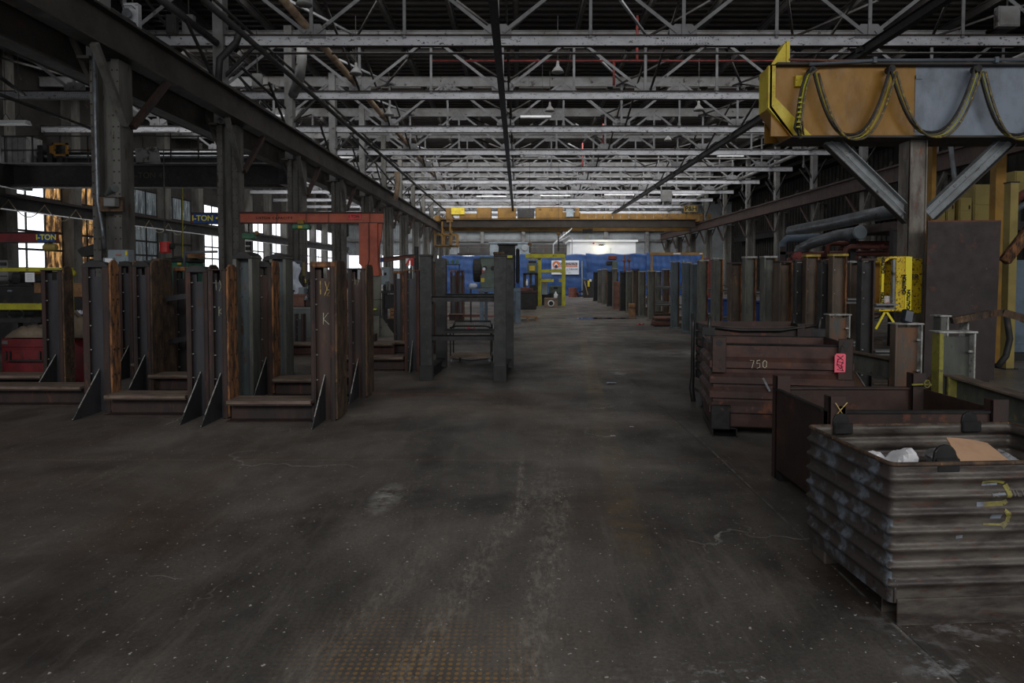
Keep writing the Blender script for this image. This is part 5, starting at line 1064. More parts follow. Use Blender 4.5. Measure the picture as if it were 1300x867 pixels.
desc = {'g':'grey white-capped stand','b':'blue-grey white-capped stand','r':'brown rust-streaked stand','y':'grey yellow-capped stand','d':'dark rusty-capped stand','n':'dark narrow upright','m':'brown yellow-capped upright'}
row = [(756,'d',0),(761.5,'g',0),(767.5,'g',0),(774,'d',0),(780.5,'g',0),(791,'d',0),(798.5,'y',0),(806.5,'r',0),(815,'y',0),(827,'y',0),(857,'b',0),(871.5,'b',0),(882.5,'b',0),(892,'g',0),(910,'g',0),(932.5,'r',0),(951,'g',0),(975,'g',0),(994,'r',0),(1015,'n',0),(1029,'m',.12),(1047,'n',0),(1063,'m',.1),(1099,'n',0)]
sec = [(843,'y',5.75,24.3),(925,'y',6.1,18.5),(965,'b',5.9,15.6),(1003,'g',5.8,13.8)]
cnt = {}
tot = {k: sum(1 for r in row if r[1] == k) for k in desc}
rs_ = random.Random(21)
def put(kind, x, y, lb, sc_=1.0):
    sc_ *= rs_.uniform(.965,1.02); a_ = rs_.uniform(-.07,.07)
    if kind not in used: used[kind] = 1; o = protos[kind]; o.location = (x,y,0); o['label'] = lb; o.scale = (1,1,sc_); return o
    return dup(protos[kind], (x,y,0), a_, lb, scale=(1,1,sc_))
for (px, kd, dx) in reversed(row):
    x = 4.36+dx; y = x*FP/(px-VX+0.0)
    cnt[kd] = cnt.get(kd,0)+1
    put(kd, x, y, '%s, %s of its kind from the near end of the right row' % (desc[kd], ORD[cnt[kd]-1]), 1.0 if y < 20 else .97)
for i, (px, kd, x, y) in enumerate(sec):
    put(kd, x+1.6, y, '%s, %s from the far end in the second row' % (desc[kd], ORD[i]))
# odd things in that row
t = thing('control_cabinet','pinkish brown metal cabinet standing among the far right-hand stands','cabinet',(SX(784,28.6),28.3,0)); MB().box(-.2,.12,0,.2,0,1.22).build('body', M['brownbox'], t, bevel=.01); MB().box(-.16,.08,-.02,0,.25,1.15).build('door', M['brownbox'], t); MB().cbox((.04,-.03,.75),(.02,.03,.1)).build('handle', M['dark'], t)
t = thing('wood_block','orange-brown block of timber standing at the foot of the right-hand row','block',(SX(800.5,23.6),23.2,0)); MB().box(-.11,.11,0,.2,0,.47).build('body', M['wood'], t, bevel=.008); MB().box(-.115,.115,-.005,.205,.3,.33).build('band', M['rust_dk'], t)
t = thing('plate_stack','stack of rusty pinkish steel plates on the floor by the right-hand row','stack',(SX(841,19.2),18.7,0))
for k in range(5): MB().box(-.34+k*.01,.36-.02*(k%2),.0,.5,k*.055,k*.055+.045).build('plate', M[['dark','rustpipe','brownbox','rust_dk','brownbox'][k]], t, bevel=.004)
for (px,py,lb) in ((813.5,412.5,'small red-pink rag on the floor, left of the plate stack'),(843,411,'small red-pink rag on the floor before the plate stack')):
    Y = FP*1.5/(py-HY); tag(MB().grid(lambda u,v:(SX(px,Y)+.16*(u-.5)+.02*math.sin(v*7),Y+.16*(v-.5),.012+.035*abs(math.sin(u*5)*math.cos(v*4))),8,6).build('red_rag', M['pinkrag'], smooth=True), lb, 'rag')
for (px,py,s,lb) in ((777,492,.13,'small crumpled white paper scrap on the aisle floor beyond the joint'),(779,556,.05,'tiny greenish-white paper scrap on the floor right of the tyre tracks'),(803,544,.04,'tiny white chip on the floor right of the aisle line')):
    Y = FP*1.5/(py-HY)
    if s > .1: Y = 8.9
    tag(MB().grid(lambda u,v:(SX(px,Y)+s*(u-.5),Y+s*.7*(v-.5),.006+.01*abs(math.sin(u*7)*math.cos(v*5))),6,4).build('paper_scrap', M['lab']), lb, 'litter')
# blue bins behind the row and low clutter
for i,(px,Y,w_,h_,mt,lb) in enumerate(((872,20.5,.9,.75,'blue','blue plastic tub seen low between the blue-grey stands'),(901,17.5,.7,.8,'blue','blue plastic tub seen between the two nearest blue-grey stands'),(1003,15.5,.35,.9,'blue','narrow blue drum behind the nearer right-hand stands'),(960,16.2,.3,1.2,'red','red steel locker glimpsed between the nearer right-hand stands'))):
    x = SX(px,Y)+.0; x = max(x, 6.4) if i != 0 else x+.9
    t = thing('storage_tub', lb, 'container', (x,Y,0)); MB().box(-w_/2,w_/2,0,.5,0,h_-.06).build('body', M[mt], t, bevel=.03); MB().box(-w_/2-.03,w_/2+.03,-.03,.53,h_-.06,h_).build('rim', M[mt], t, bevel=.01)
# ================================================================ RIGHT: PIPES, MACHINERY
pixpipe('vent_duct', [(1003,294,19),(1060,283,17.5),(1100,274,16.5),(1137,267,15.6)], .16, M['galv'], 'long grey duct sloping up to the right behind the ochre beam post', 12)
pixpipe('vent_duct', [(1012,330,16),(1016,316,16),(1030,309,15.6),(1062,299,15),(1092,295,14.4)], .13, M['galv'], 'grey duct with a pale round end below the long sloping duct', 12)
t = thing('duct_end','pale blue round cap on the end of the lower grey duct','cap',W(1092,295,14.38)); MB().lathe((0,0,0),[(.15,.02),(.155,0),(.14,-.03)],20,'y').build('disc', M['cabinet'], t); MB().lathe((0,0,0),[(.158,.03),(.158,.0)],20,'y').build('ring', M['galv'], t)
pixpipe('vent_duct', [(994,345,17),(994,308,17),(999,303,17),(1040,301,17)], .10, M['tableblue'], 'blue-grey angled pipe rising behind the right-hand stands', 10)
for (pts,r,lb) in (([(1049,322,15.5),(1052,311,15.5),(1058,309,15.5),(1140,309,15.2)],.06,'upper rusty red pipe running behind the yellow box'),([(1072,330,15),(1074,316,15),(1080,313,15),(1120,313,15),(1140,313,15)],.06,'second rusty red pipe below the upper one with an elbow'),([(1010,329,15.8),(1025,323,15.8),(1070,322,15.6),(1140,321,15.4)],.07,'third rusty red pipe with many fittings above the stands'),([(1000,330,16),(1040,329,16),(1085,330,15.8)],.06,'lowest rusty pipe above the nearer right-hand stands')):
    pixpipe('process_pipe', pts, r, M['rustpipe'], lb, 8)
for (px,py,Y,r,lb) in ((1083,330.5,15.4,.13,'round red pipe flange at the end of the lowest pipe'),(1118,312,15,.08,'small red flange on the second pipe'),(1013,326,15.6,.12,'orange-red valve wheel left end of the third pipe')):
    t = thing('pipe_flange', lb, 'flange', W(px,py,Y)); MB().lathe((0,0,0),[(r*.6,.1),(r,.06),(r,-.04),(r*.5,-.08)],14,'y').build('disc', M['redpipe'], t); MB().tube([(0,.1,0),(0,.3,0)],r*.5,8).build('neck', M['rustpipe'], t)
rg = random.Random(11)
t = thing('pipe_rack','dark rack of steel posts carrying the rusty red pipes','rack',(7.4,15.9,0))
for x in (-.9,.1,1.1,2.1): MB().box(x-.05,x+.05,0,.1,0,2.2).build('post', M['rust_dk'], t)
for z in (.5,1.0,1.45,2.0): MB().box(-.95,2.15,0,.08,z,z+.07).build('beam', M['rust_dk'], t)
for k in range(18): 
    x, z = rg.uniform(-.9,2.1), rg.choice((.57,1.07,1.52,2.07)); MB().lathe((x,-.1,z),[(.05,0),(.08,.05),(.07,.14),(.03,.2)],8).build('pipe_fitting', M[rg.choice(['rustpipe','dark','tablegrey','rust'])], t)
t = thing('machine_bench','dark bench with machine parts seen right of the near stands, before the pipe rack','bench',(SX(1090,12.4),12.4,0))
pb(t,'top',M['stand_grey'],1066,1140,371,374,12.4,.8,0)
for px in (1070,1090,1136): pb(t,'leg',M['dark'],px-1.5,px+1.5,374,430,12.4,.1,0)
for px,py in ((1072,362),(1084,364)): 
    a = W(px,py,12.3)-WL(t); b_ = W(px+5,373,12.3)-WL(t); MB().bar((a.x,-.05,a.z),(b_.x,-.05,b_.z),.05,.05).build('bright_bar', M['truss'], t)
a = W(1066,395,12.4)-WL(t); b_ = W(1088,376,12.4)-WL(t); MB().bar((a.x,0,a.z),(b_.x,0,b_.z),.07,.07).build('brace', M['dark'], t)
c = W(1107,393,12.4)-WL(t); MB().tube([(c.x+.16*math.cos(a*PI/8),-.1,c.z+.16*math.sin(a*PI/8)) for a in range(17)],.02,6).build('hand_wheel', M['black'], t)
# ================================================================ OCHRE CRANE BEAM ON ITS POST
YB = 9.4
def bz(py, Y=YB): return W(1100,py,Y).z
t = thing('crane_beam', 'big ochre and pale grey crane beam on a post, looped cables along its face', 'beam', (SX(1165,YB),YB,0))
def bx(px, Y=YB): return SX(px,Y)-t.location.x
zt, zb = bz(85), bz(173)
MB().box(bx(976),bx(1157),0,.03,zb,zt).build('web_plate', M['yellow_beam'], t); MB().box(bx(1157),bx(1420),0,.03,zb,zt).build('web_plate', M['grey_beam'], t)
MB().box(bx(1156),bx(1167),-.012,0,zb+.06,bz(97)).build('splice_plate', M['grey_beam'], t)
MB().box(bx(985),bx(1420),.5,.53,zb,zt).build('rear_web', M['yellow_beam'], t)
MB().box(bx(979),bx(1420),-.12,.62,zt,zt+.03).build('top_flange', M['runway'], t); MB().box(bx(1000),bx(1420),-.07,.60,zb-.03,zb).build('bottom_flange', M['runway'], t)
MB().box(bx(996),bx(1420),.1,.4,zt+.03,zt+.07).build('rail', M['copper'], t)
# end plate: follows the tapered end, bright yellow edges
e = [(bx(979),zt+.0),(bx(979),bz(125)),(bx(1022),bz(170)),(bx(1026),bz(174)),(bx(1012),bz(176)),(bx(1000),bz(173)),(bx(970),bz(138)),(bx(970),zt)]
MB().prism([(x,-.06,z) for x,z in e], (0,.07,0)).build('edge_bar', M['yellow_bright'], t)
MB().prism([(bx(972),-.06,zt),(bx(972),.36,zt),(bx(972),.36,bz(138)),(bx(972),-.06,bz(138))], (.03,0,0)).build('end_plate', M['yellow_bright'], t)
MB().prism([(bx(972),-.06,bz(138)),(bx(972),.36,bz(138)),(bx(1000),.36,bz(175)),(bx(1000),-.06,bz(175))], (.03,0,.02)).build('end_plate', M['yellow_beam'], t)
MB().prism([(bx(975),-.02,zt+.03),(bx(996),-.02,zt+.03),(bx(996.5),-.02,bz(54)),(bx(991),-.02,bz(56))], (0,.04,0)).build('stop_plate', M['yellow_bright'], t)
MB().box(bx(993),bx(997),-.04,.3,zt+.03,bz(53)).build('stop_plate', M['yellow_bright'], t)
MB().box(bx(1004),bx(1013),-.06,0,bz(111),bz(97)).build('limit_switch', M['yellow_bright'], t, bevel=.005)
MB().box(bx(1156),bx(1164),-.03,0,bz(101),bz(96)).build('cover', M['grey_beam'], t)
MB().tube([(bx(1018),-.13,bz(85.5)),(bx(1060),-.13,bz(83)),(bx(1100),-.13,bz(80.5)),(bx(1420),-.13,bz(79.5))], .025, 8).build('conduit', M['hose'], t, smooth=True)
MB().tube([(bx(996),-.05,bz(77)),(bx(1060),-.02,bz(77.5)),(bx(1420),-.02,bz(74))], .015, 6).build('conduit', M['copper'], t)
for px in (1098,1248): MB().cbox((bx(px),-.13,bz(80.5)),(.05,.08,.08)).build('conduit_clamp', M['hose'], t)
pk = [1007,1028,1076,1125,1171,1231,1283,1305] 
loops = [((1028,90),(1076,174),(1125,88)),((1125,88),(1171,171),(1231,88)),((1236,88),(1281,174),(1330,130)),]
fc = thing('festoon_cable', 'bundle of flat yellow-grey cables looped along the face of the ochre beam', 'cable', (t.location.x,YB-.16,0))
def loopz(u): return abs(2*u-1)**2.6
for n_, (dr, mt) in enumerate(((0,'cable'),(.04,'yellow_rack'),(-.04,'dark'),(.075,'cable'))):
    pts = []
    for (a, b_, c) in loops:
        for k in range(25):
            u = k/24; px = a[0]+(c[0]-a[0])*(.5+.5*math.copysign(abs(2*u-1)**.8,2*u-1)); py = b_[1]-(b_[1]-(a[1] if u < .5 else c[1]))*(loopz(u)**.72)
            pts.append((SX(px+dr*60,YB-.16)-fc.location.x, -.02*n_, W(1100,py+dr*60,YB-.16).z))
    MB().tube(pts, .017 if mt != 'yellow_rack' else .009, 6).build('cable_strand', M[mt], fc, smooth=True)
    pts = [(SX(px+dr*50,YB-.16)-fc.location.x, -.02*n_, W(1100,py,YB-.16).z) for (px,py) in ((1027,90),(1019,96),(1014,112),(1011,130),(1009,148),(1006,163),(1011,172),(1009,155))]
    MB().tube(pts, .016, 6).build('cable_strand', M[mt], fc, smooth=True)
for (px,py) in ((1026,90),(1125,88),(1233,88)): MB().lathe((SX(px,YB-.16)-fc.location.x,-.03,W(1100,py,YB-.16).z),[(.05,.1),(.05,-.02)],12,'y').build('cable_saddle', M['dark'], fc)
m = MB()
for k in range(7): m.cbox((SX(1011-k*.4,YB-.2)-fc.location.x,-.07,W(1100,130+k*6,YB).z),(.05,.05,.02))
m.build('cable_tie', M['yellow_rack'], fc, kind='stuff')
# post and braces of the beam
p = thing('beam_post', 'scoured steel post carrying the ochre beam, lower part wrapped in chipped yellow', 'post', (SX(1168.5,YB),YB,0))
def qx(px): return SX(px,YB)-p.location.x
MB().box(qx(1158),qx(1179.5),.12,.14,0,zb-.03).build('post_face', M['post'], p); MB().box(qx(1158),qx(1160),.1,.40,0,zb-.03).build('post_flange', M['post'], p); MB().box(qx(1178),qx(1179.5),.1,.40,0,zb-.03).build('post_flange', M['post'], p)
MB().box(qx(1156),qx(1175),.09,.12,bz(398),bz(328)).build('yellow_wrap', M['yellow_chip'], p); MB().box(qx(1153),qx(1184),.02,.45,0,.03).build('base_plate', M['dark'], p)
for (a, b_) in (((1052,177),(1160,282)),((1281,177),(1180,272))):
    A = W(a[0],a[1],YB+.22)-WL(p); B = W(b_[0],b_[1],YB+.22)-WL(p)
    A = Vector((A.x,.25,A.z)); B = Vector((B.x,.25,B.z))
    MB().bar(A,B,.20,.012,(0,-1,0)).bar(A+Vector((0,-.05,0)),B+Vector((0,-.05,0)),.012,.012,(0,1,0)).build('brace_web', M['brace_grey'], p)
    d = (B-A).normalized(); nrm = Vector((d.z,0,-d.x))
    for s in (-1,1): MB().bar(A+nrm*(s*.105)+Vector((0,-.03,0)), B+nrm*(s*.105)+Vector((0,-.03,0)), .012, .12,(0,1,0)).build('brace_flange', M['brace_grey' if s*d.x<0 else 'runway'], p)
# yellow phone box with cup
p = thing('shelter_box', 'open yellow metal box wrapped in caution tape on the crane post', 'box', (SX(1135,YB-.25),YB-.25,0))
def yx(px,Y=YB-.25): return SX(px,Y)-p.location.x
def yz(py): return W(1135,py,YB-.25).z
A = (yx(1117), yz(331), yz(393)); 
MB().prism([(yx(1117),0,yz(333)),(yx(1126),.1,yz(330)),(yx(1126),.1,yz(392)),(yx(1117),0,yz(392))],(0,.012,0)).build('left_cheek', M['yellow_chip'], p)
MB().box(yx(1121),yx(1138),.30,.31,yz(393),yz(328)).build('back_panel', M['yellow_beam'], p)
MB().box(yx(1133.5),yx(1136.5),.0,.05,yz(392),yz(329)).build('divider', M['brace_grey'], p)
MB().box(yx(1136.5),yx(1148),-.02,.3,yz(394),yz(328)).build('side_casing', M['yellow_chip'], p)
MB().box(yx(1147.5),yx(1155.5),-.035,.3,yz(397),yz(326)).build('tape_wrap', M['tape'], p)
MB().prism([(yx(1117),0,yz(333)),(yx(1130),0,yz(325.5)),(yx(1155),0,yz(325.5)),(yx(1155),0,yz(328)),(yx(1131),0,yz(328)),(yx(1119),0,yz(335))],(0,.32,0)).build('top', M['yellow_chip'], p)
MB().box(yx(1116),yx(1148),-.01,.32,yz(395),yz(392.5)).build('shelf', M['yellow_chip'], p)
MB().prism([(yx(1119),-.005,yz(334)),(yx(1122),-.005,yz(333)),(yx(1121.5),-.005,yz(391)),(yx(1118.5),-.005,yz(391))],(0,.004,0)).build('tape_wrap', M['tape'], p)
for (px,pyy,s) in ((1146.2,361,.062),(1151.8,380,.062),(1120.4,336,.055),(1120,382,.055)):
    text('CAUTION', (yx(px),-.04 if px > 1130 else -.012,yz(pyy)), s, M['ink'], 'lettering', p, rot=(PI/2,-PI/2,0), bold=.003)
text('THR', (yx(1160),.07,yz(352)), .12, M['ink'], 'lettering', p); text('L', (yx(1158),.07,yz(388)), .12, M['ink'], 'lettering', p)
for (q1,q2) in (((1126,396),(1114,418)),((1128,396),(1138,411))):
    a = W(q1[0],q1[1],YB-.25)-WL(p); b_ = W(q2[0],q2[1],YB-.25)-WL(p); MB().bar((a.x,.05,a.z),(b_.x,.05,b_.z),.03,.012,(0,1,0)).build('tape_tail', M['tape'], p)
MB().box(yx(1150),yx(1156),.3,.4,yz(380),yz(340)).build('mount', M['dark'], p)
c = thing('paper_cup', 'white takeaway paper cup with lid standing in the yellow box', 'cup', (SX(1127.5,YB-.14),YB-.12,yz(392.3)))
MB().lathe((0,0,0),[(.035,0),(.048,.15)],18).build('cup_body', M['cup'], c, smooth=True); MB().lathe((0,0,.15),[(.052,0),(.052,.012),(.046,.022),(.044,.03),(.03,.031)],18).build('lid', M['bottle'], c)
MB().box(-.03,.0,-.0455,-.043,.084,.094).build('printed_band', M['pinkrag'], c)
# large rusty plate leaning beside the post
p = thing('steel_plate', 'tall rusty dark steel plate standing upright right of the crane post', 'plate', (SX(1222,9.0),9.0,0))
q = [(SX(1175,9.0),.03),(SX(1265,9.0),.03),(SX(1272,9.0),H(281,9.0)),(SX(1179,9.0),H(281.5,9.0))]
MB().prism([(x-p.location.x,.0+z*.02,z) for x,z in q],(0,.02,0)).build('plate', M['plate'], p); MB().prism([(q[3][0]-p.location.x,.045,q[3][1]),(q[2][0]-p.location.x,.045,q[2][1]),(q[2][0]-p.location.x,.045,q[2][1]+.02),(q[3][0]-p.location.x,.045,q[3][1]+.02)],(0,.02,0)).build('top_edge', M['plate_edge'], p)
MB().box(.1,.4,.0,.3,0,.04).build('chock', M['rust_dk'], p)
# gold posts, olive cabinets and shelving at the far right
for (px0,px1,Y,py,lb,mt) in ((1180,1185.5,10.6,172,'ochre post close behind the crane post','gold'),(1261,1274,10.8,172,'ochre post behind the top right corner of the rusty plate','gold'),(1280,1290,10.2,232,'dark yellow post at the right edge beside the rusty plate','olive')):
    g = thing('storage_post', lb, 'post', (SX((px0+px1)/2,Y),Y,0)); w_ = (px1-px0)*Y/FP; h = W(1200,py,Y).z
    MB().box(-w_/2,w_/2,0,.012,0,h).box(-w_/2,-w_/2+.012,.012,.14,0,h).box(w_/2-.012,w_/2,.012,.14,0,h).build('channel', M[mt], g); MB().box(-w_/2-.04,w_/2+.04,-.04,.2,0,.02).build('base_plate', M['dark'], g); MB().box(-w_/2-.01,w_/2+.01,-.01,.15,h,h+.02).build('cap', M['dark'], g)
# cabinets stand on a storage platform
g = thing('storage_platform','dark steel storage platform behind the rusty plate','platform',(SX(1230,13.5),13.5,0)); zc = W(1220,281,13.5).z
MB().box(-1.6,3.2,0,2.0,zc-.18,zc).build('deck', M['rust_dk'], g)
for x in (-1.5,.2,1.8,3.1): MB().box(x-.07,x+.07,.05,.2,0,zc-.18).build('post', M['dark'], g); MB().box(x-.07,x+.07,1.8,1.95,0,zc-.18).build('post', M['dark'], g)
for (a,b_,c_,d_,Y,lb) in ((1183,1198,252,281,13.6,'leftmost low olive cabinet on the storage platform'),(1199,1210,250,281,13.7,'narrow olive cabinet second from left on the platform'),(1215,1231,251,281,13.6,'short olive cabinet before the tall ones on the platform'),(1222,1234,235,281,14.2,'tall dark olive cabinet in the middle of the platform'),(1233.5,1262,234,281,13.8,'widest tall olive two-door cabinet on the platform'),(1285,1300,217,245,13.7,'olive panel high at the right edge of the picture')):
    o = thing('storage_cabinet', lb, 'cabinet', (SX((a+b_)/2,Y),Y,W(1220,d_,Y).z if d_ < 260 else zc)); w_ = (b_-a)*Y/FP; h = W(1220,c_,Y).z-o.location.z
    MB().box(-w_/2,w_/2,0,.4,0,h).build('carcass', M['olive'], o, bevel=.005); MB().box(-w_/2+.02,w_/2-.02,-.015,0,h*.47,h-.02).build('door', M['olive'], o); MB().box(-w_/2+.02,w_/2-.02,-.015,0,.02,h*.45).build('door', M['olive'], o); MB().cbox((w_/2-.06,-.025,h*.6),(.02,.02,.08)).build('handle', M['dark'], o)
    if d_ < 260: MB().box(-.1,.1,.1,.2,-(o.location.z-zc),0).build('stand_leg', M['dark'], o)
pixpipe('process_pipe', [(1206,178,14.5),(1213,235,14.5),(1204,281,14.5)], .05, M['galv'], 'grey vertical pipe among the olive cabinets', 8)
pixpipe('process_pipe', [(1280,262,11.8),(1300,246,11.6),(1330,230,11.4)], .07, M['rustpipe'], 'orange-rusty sloping pipe at the far right edge', 8)
pixpipe('process_pipe', [(1276,276,12),(1300,260,11.8),(1330,240,11.6)], .05, M['galv'], 'grey sloping pipe below the orange-rusty one at the right edge', 8)
pixpipe('sloping_bar', [(1275,332,9.6),(1300,300,9.6),(1330,262,9.6)], .09, M['rust_or'], 'thick rusty sloping bar at the right edge beside the plate', 4)
o = thing('equipment_cabinet','dark blue-grey equipment cabinet at the right edge behind the yellow post','cabinet',(SX(1300,11.2),11.2,0)); MB().box(-.22,.6,0,.5,.15,W(1290,330,11.2).z).build('body', M['tableblue'], o, bevel=.01); MB().box(-.2,.5,.05,.4,0,.15).build('plinth', M['dark'], o); MB().box(-.18,.5,-.02,0,.3,1.4).build('door', M['tableblue'], o)
# ================================================================ SHORT STANDS ON THE RIGHT
def short_stand(px0, px1, top, Y, mt, lb, stripe=None, h0=0):
    x = SX((px0+px1)/2,Y); w_ = (px1-px0)*Y/FP; h = H(top,Y); t = thing('short_stand', lb, 'stand', (x,Y,0))
    MB().box(-w_/2,-w_/2+.02 if stripe is None else -w_/2+.035,.06,.16,0,h).build('left_flange', M[stripe or 'stand_brown'], t, bevel=.003); MB().box(w_/2-.014,w_/2,.06,.18,0,h).build('right_flange', M['edge_white'], t, bevel=.003)
    MB().box(-w_/2+.03,w_/2-.014,.12,.135,0,h-.03).build('web', M[mt], t); MB().box(-w_/2-.01,w_/2+.01,.05,.19,h,h+.016).build('cap', M['edge_white'], t, bevel=.004)
    MB().box(-w_/2-.03,w_/2+.03,-.03,.31,0,.02).build('base_plate', M['dark'], t)
    m = MB()
    for k in range(3): m.tube([(w_/2-.014,.08,h-.15-k*.3),(w_/2-.045,.08,h-.15-k*.3)],.01,6)
    m.build('bolts', M['edge_white'], t, kind='stuff'); return t
M['web_or'] = mat('orange_grey_web', (104,72,50), (70,74,72), (130,80,46), scale=3, rough=.6, stretch=(2,2,.6), speck=(52,40,34))
M['web_gr'] = mat('green_grey_web', (72,76,68), (56,58,54), (96,84,56), scale=3, rough=.6, stretch=(2,2,.6), speck=(44,40,36))
s1 = short_stand(1057,1084,401,7.4,'web_or','short rusty stand with white-edged top right of the tagged bin')
s2 = short_stand(1143,1178,413,6.2,'web_or','short orange-grey stand with a small black speaker on top'); s3 = short_stand(1201,1248,424,5.15,'web_gr','short greenish stand with a yellow-painted left flange',stripe='yp_')
s4 = thing('short_stand','worn upright carrying a curved steel arm, left of the rusty plate foot','stand',(SX(1201,6.3),6.3,0)); h = H(402,6.3)
MB().box(-.04,.02,0,.12,0,h).build('post', M['stand_grey'], s4, bevel=.003); MB().box(.015,.03,-.01,.13,0,h).build('worn_edge', M['edge_white'], s4); MB().box(-.06,.05,-.02,.14,h,h+.014).build('cap', M['edge_white'], s4); MB().box(.22,.235,0,.12,0,h-.05).build('post', M['edge_white'], s4); MB().box(-.06,.28,-.03,.16,0,.02).build('base_plate', M['dark'], s4)
ar = MB(); A = [W(1208,407,6.3),W(1230,403,6.25),W(1255,398,6.2),W(1275,397,6.1),W(1300,404,6.0),W(1340,420,5.8)]; A = [a-WL(s4) for a in A]
for i in range(len(A)-1): ar.bar(A[i],A[i+1],.12,.06)
ar.build('curved_arm', M['rust_mix'], s4)
A = [W(*q)-WL(s4) for q in ((1278,402,6.6),(1282,430,6.6),(1277,452,6.6),(1266,466,6.6))]; MB().tube(A,.03,8).build('hanging_hose', M['dark'], s4, smooth=True)
def hbeam(p, q, h, wd, mt, lb, edge=None):
    t = thing('loose_beam', lb, 'beam', (p.x,p.y,0)); p = p-WL(t); q = q-WL(t)
    MB().bar(p,q,.012,h).build('web', M[mt], t)
    for s in (-1,1): MB().bar(p+Vector((0,0,s*h/2)),q+Vector((0,0,s*h/2)),wd,.014).build('flange', M['stand_brown' if (s>0 and edge) else mt], t)
    return t, p, q
t, p, q = hbeam(W(1068,455,7.25), W(1141,470,6.45), .20, .12, 'stand_grey','grey steel beam bridging the two short stands behind the tagged bin',True)
for (a,) in ((p,),(q,)): MB().box(a.x-.05,a.x+.05,a.y-.05,a.y+.1,-.0,a.z-.1).build('support_block', M['rust_dk'], t)
t, p, q = hbeam(W(1190,486,5.4), W(1330,530,4.55), .20, .14, 'web_gr','long greenish steel beam running to the right edge above the plain bin',True)
for a in (p,q): MB().box(a.x-.06,a.x+.06,a.y-.0,a.y+.12,0,a.z-.1).build('support_block', M['rust_dk'], t)
a = W(1201,490,5.3)-WL(t); MB().cbox((a.x,a.y-.07,a.z),(.07,.02,.18)).build('yellow_patch', M['yp_'], t)
a = W(1196,474,5.6); t = thing('loose_beam','short tilted steel offcut beside the yellow-flanged stand','offcut',(a.x,a.y,0)); MB().bar((-.1,0,a.z-.14),(.08,.1,a.z+.02),.14,.03).build('bar', M['rust_mix'], t); MB().box(-.06,.06,-.02,.12,0,a.z-.12).build('support_block', M['dark'], t)
t = thing('angle_brace','rusty triangular gusset beside the first short stand, white cut edge','plate',(SX(1080,7.2),7.2,0)); MB().prism([(0,0,0),(.34,0,0),(.03,0,H(465,7.2)),(0,0,H(465,7.2))],(0,.012,0)).build('plate', M['web_or'], t); MB().bar((.34,.0,.01),(.03,.0,H(465,7.2)),.012,.016,(0,1,0)).build('cut_edge', M['edge_white'], t)
t = thing('small_speaker','small black speaker leaning on top of the orange-grey short stand','speaker',(SX(1152,6.3),6.28,H(413,6.2)+.02)); t.rotation_euler = (math.radians(-8),math.radians(14),0)
MB().box(-.045,.045,0,.07,0,.13).build('cabinet', M['glass_dark'], t, bevel=.01); MB().box(-.035,.035,-.006,0,.012,.115).build('grille', M['hose'], t)
for i,(px,py,lb) in enumerate(((1285,468,'rusty plate on the floor at the right edge, top one'),(1288,480,'rusty plate on the floor at the right edge, under the other'))):
    Y = 7.6-i*.5; o = thing('floor_plate', lb, 'plate', (SX(px,Y),Y,0)); MB().box(-.3,.9,0,.35,0,.05+.03*i).build('plate', M['rust_dk'], o, bevel=.005); MB().box(-.2,.1,.1,.16,.05+.03*i,.09+.03*i).build('bar', M['rust'], o)
# ================================================================ BINS
def loft(m, rings, close=False):
    k = len(m.v); n = len(rings[0])
    for r in rings: m.v += [tuple(p) for p in r]
    for i in range(len(rings)-1):
        for j in range(n):
            a = k+i*n+j; b = k+i*n+(j+1)%n; m.f.append((a,b,b+n,a+n))
    return m
def rect(x0,x1,y0,y1,z,r=.02,dr=0):
    x0-=dr;x1+=dr;y0-=dr;y1+=dr; o=[]
    for (cx_,cy_,a0) in ((x1-r,y1-r,0),(x0+r,y1-r,90),(x0+r,y0+r,180),(x1-r,y0+r,270)):
        for k in range(4): a=math.radians(a0+k*30); o.append((cx_+r*math.cos(a),cy_+r*math.sin(a),z))
    return o
# bin A: near corrugated bin
bA = thing('corrugated_bin', 'near grey corrugated steel bin holding cardboard and bags, in the right foreground', 'bin', (1.585,2.72,0), math.radians(3.5))
Wd, Dp, z0, z1 = 1.12, .69, .095, .695
def prof(z):
    u = (z-.135)/.0755
    if z < .135 or z > .135+.0755*7: return 0
    return .0155*max(0, math.sin(PI*((u)%1)**1.25))**4
rings = []; zs = [z0]+[.11+i*.0063 for i in range(int((z1-.03-.11)/.0063))]+[z1-.02,z1]
for z in zs: rings.append(rect(0,Wd,0,Dp,z,.025,prof(z)))
for z in reversed(zs): rings.append(rect(0,Wd,0,Dp,z,.02,prof(z)-.006))
# outer skin split so that the worn blue-grey left side carries its own material
body = loft(MB(), rings).build('wall_sheet', M['bin_grey'], bA, smooth=True)
body.data.materials.append(M['bin_side'])
for p_ in body.data.polygons:
    if p_.normal.x < -.6 and p_.center.x < .05: p_.material_index = 1
MB().box(.01,Wd-.01,.01,Dp-.01,.1,.108).build('floor_sheet', M['bin_black'], bA)
rim = [(x,y,z1) for (x,y,_) in rect(0,Wd,0,Dp,0,.03,.004)]; rim.append(rim[0]); MB().tube(rim,.0095,8,False).build('rim', M['rust_mix'], bA, smooth=True)
for x0_ in (0.02,):
    MB().box(.03,Wd-.02,-.012,-.004,.004,.115).box(.03,Wd-.02,-.012,.10,0,.006).box(.03,Wd-.02,.094,.10,0,.105).build('skid', M['bin_grey'], bA, bevel=.008); MB().box(.03,Wd-.02,Dp-.12,Dp+.01,0,.105).build('skid', M['bin_grey'], bA, bevel=.008)
MB().prism([(.018,-.008,.20),(.018,.10,.20),(.018,.10,.10),(.018,.05,.085),(.018,-.008,.10)],(.008,0,0)).build('corner_flap', M['bin_side'], bA)
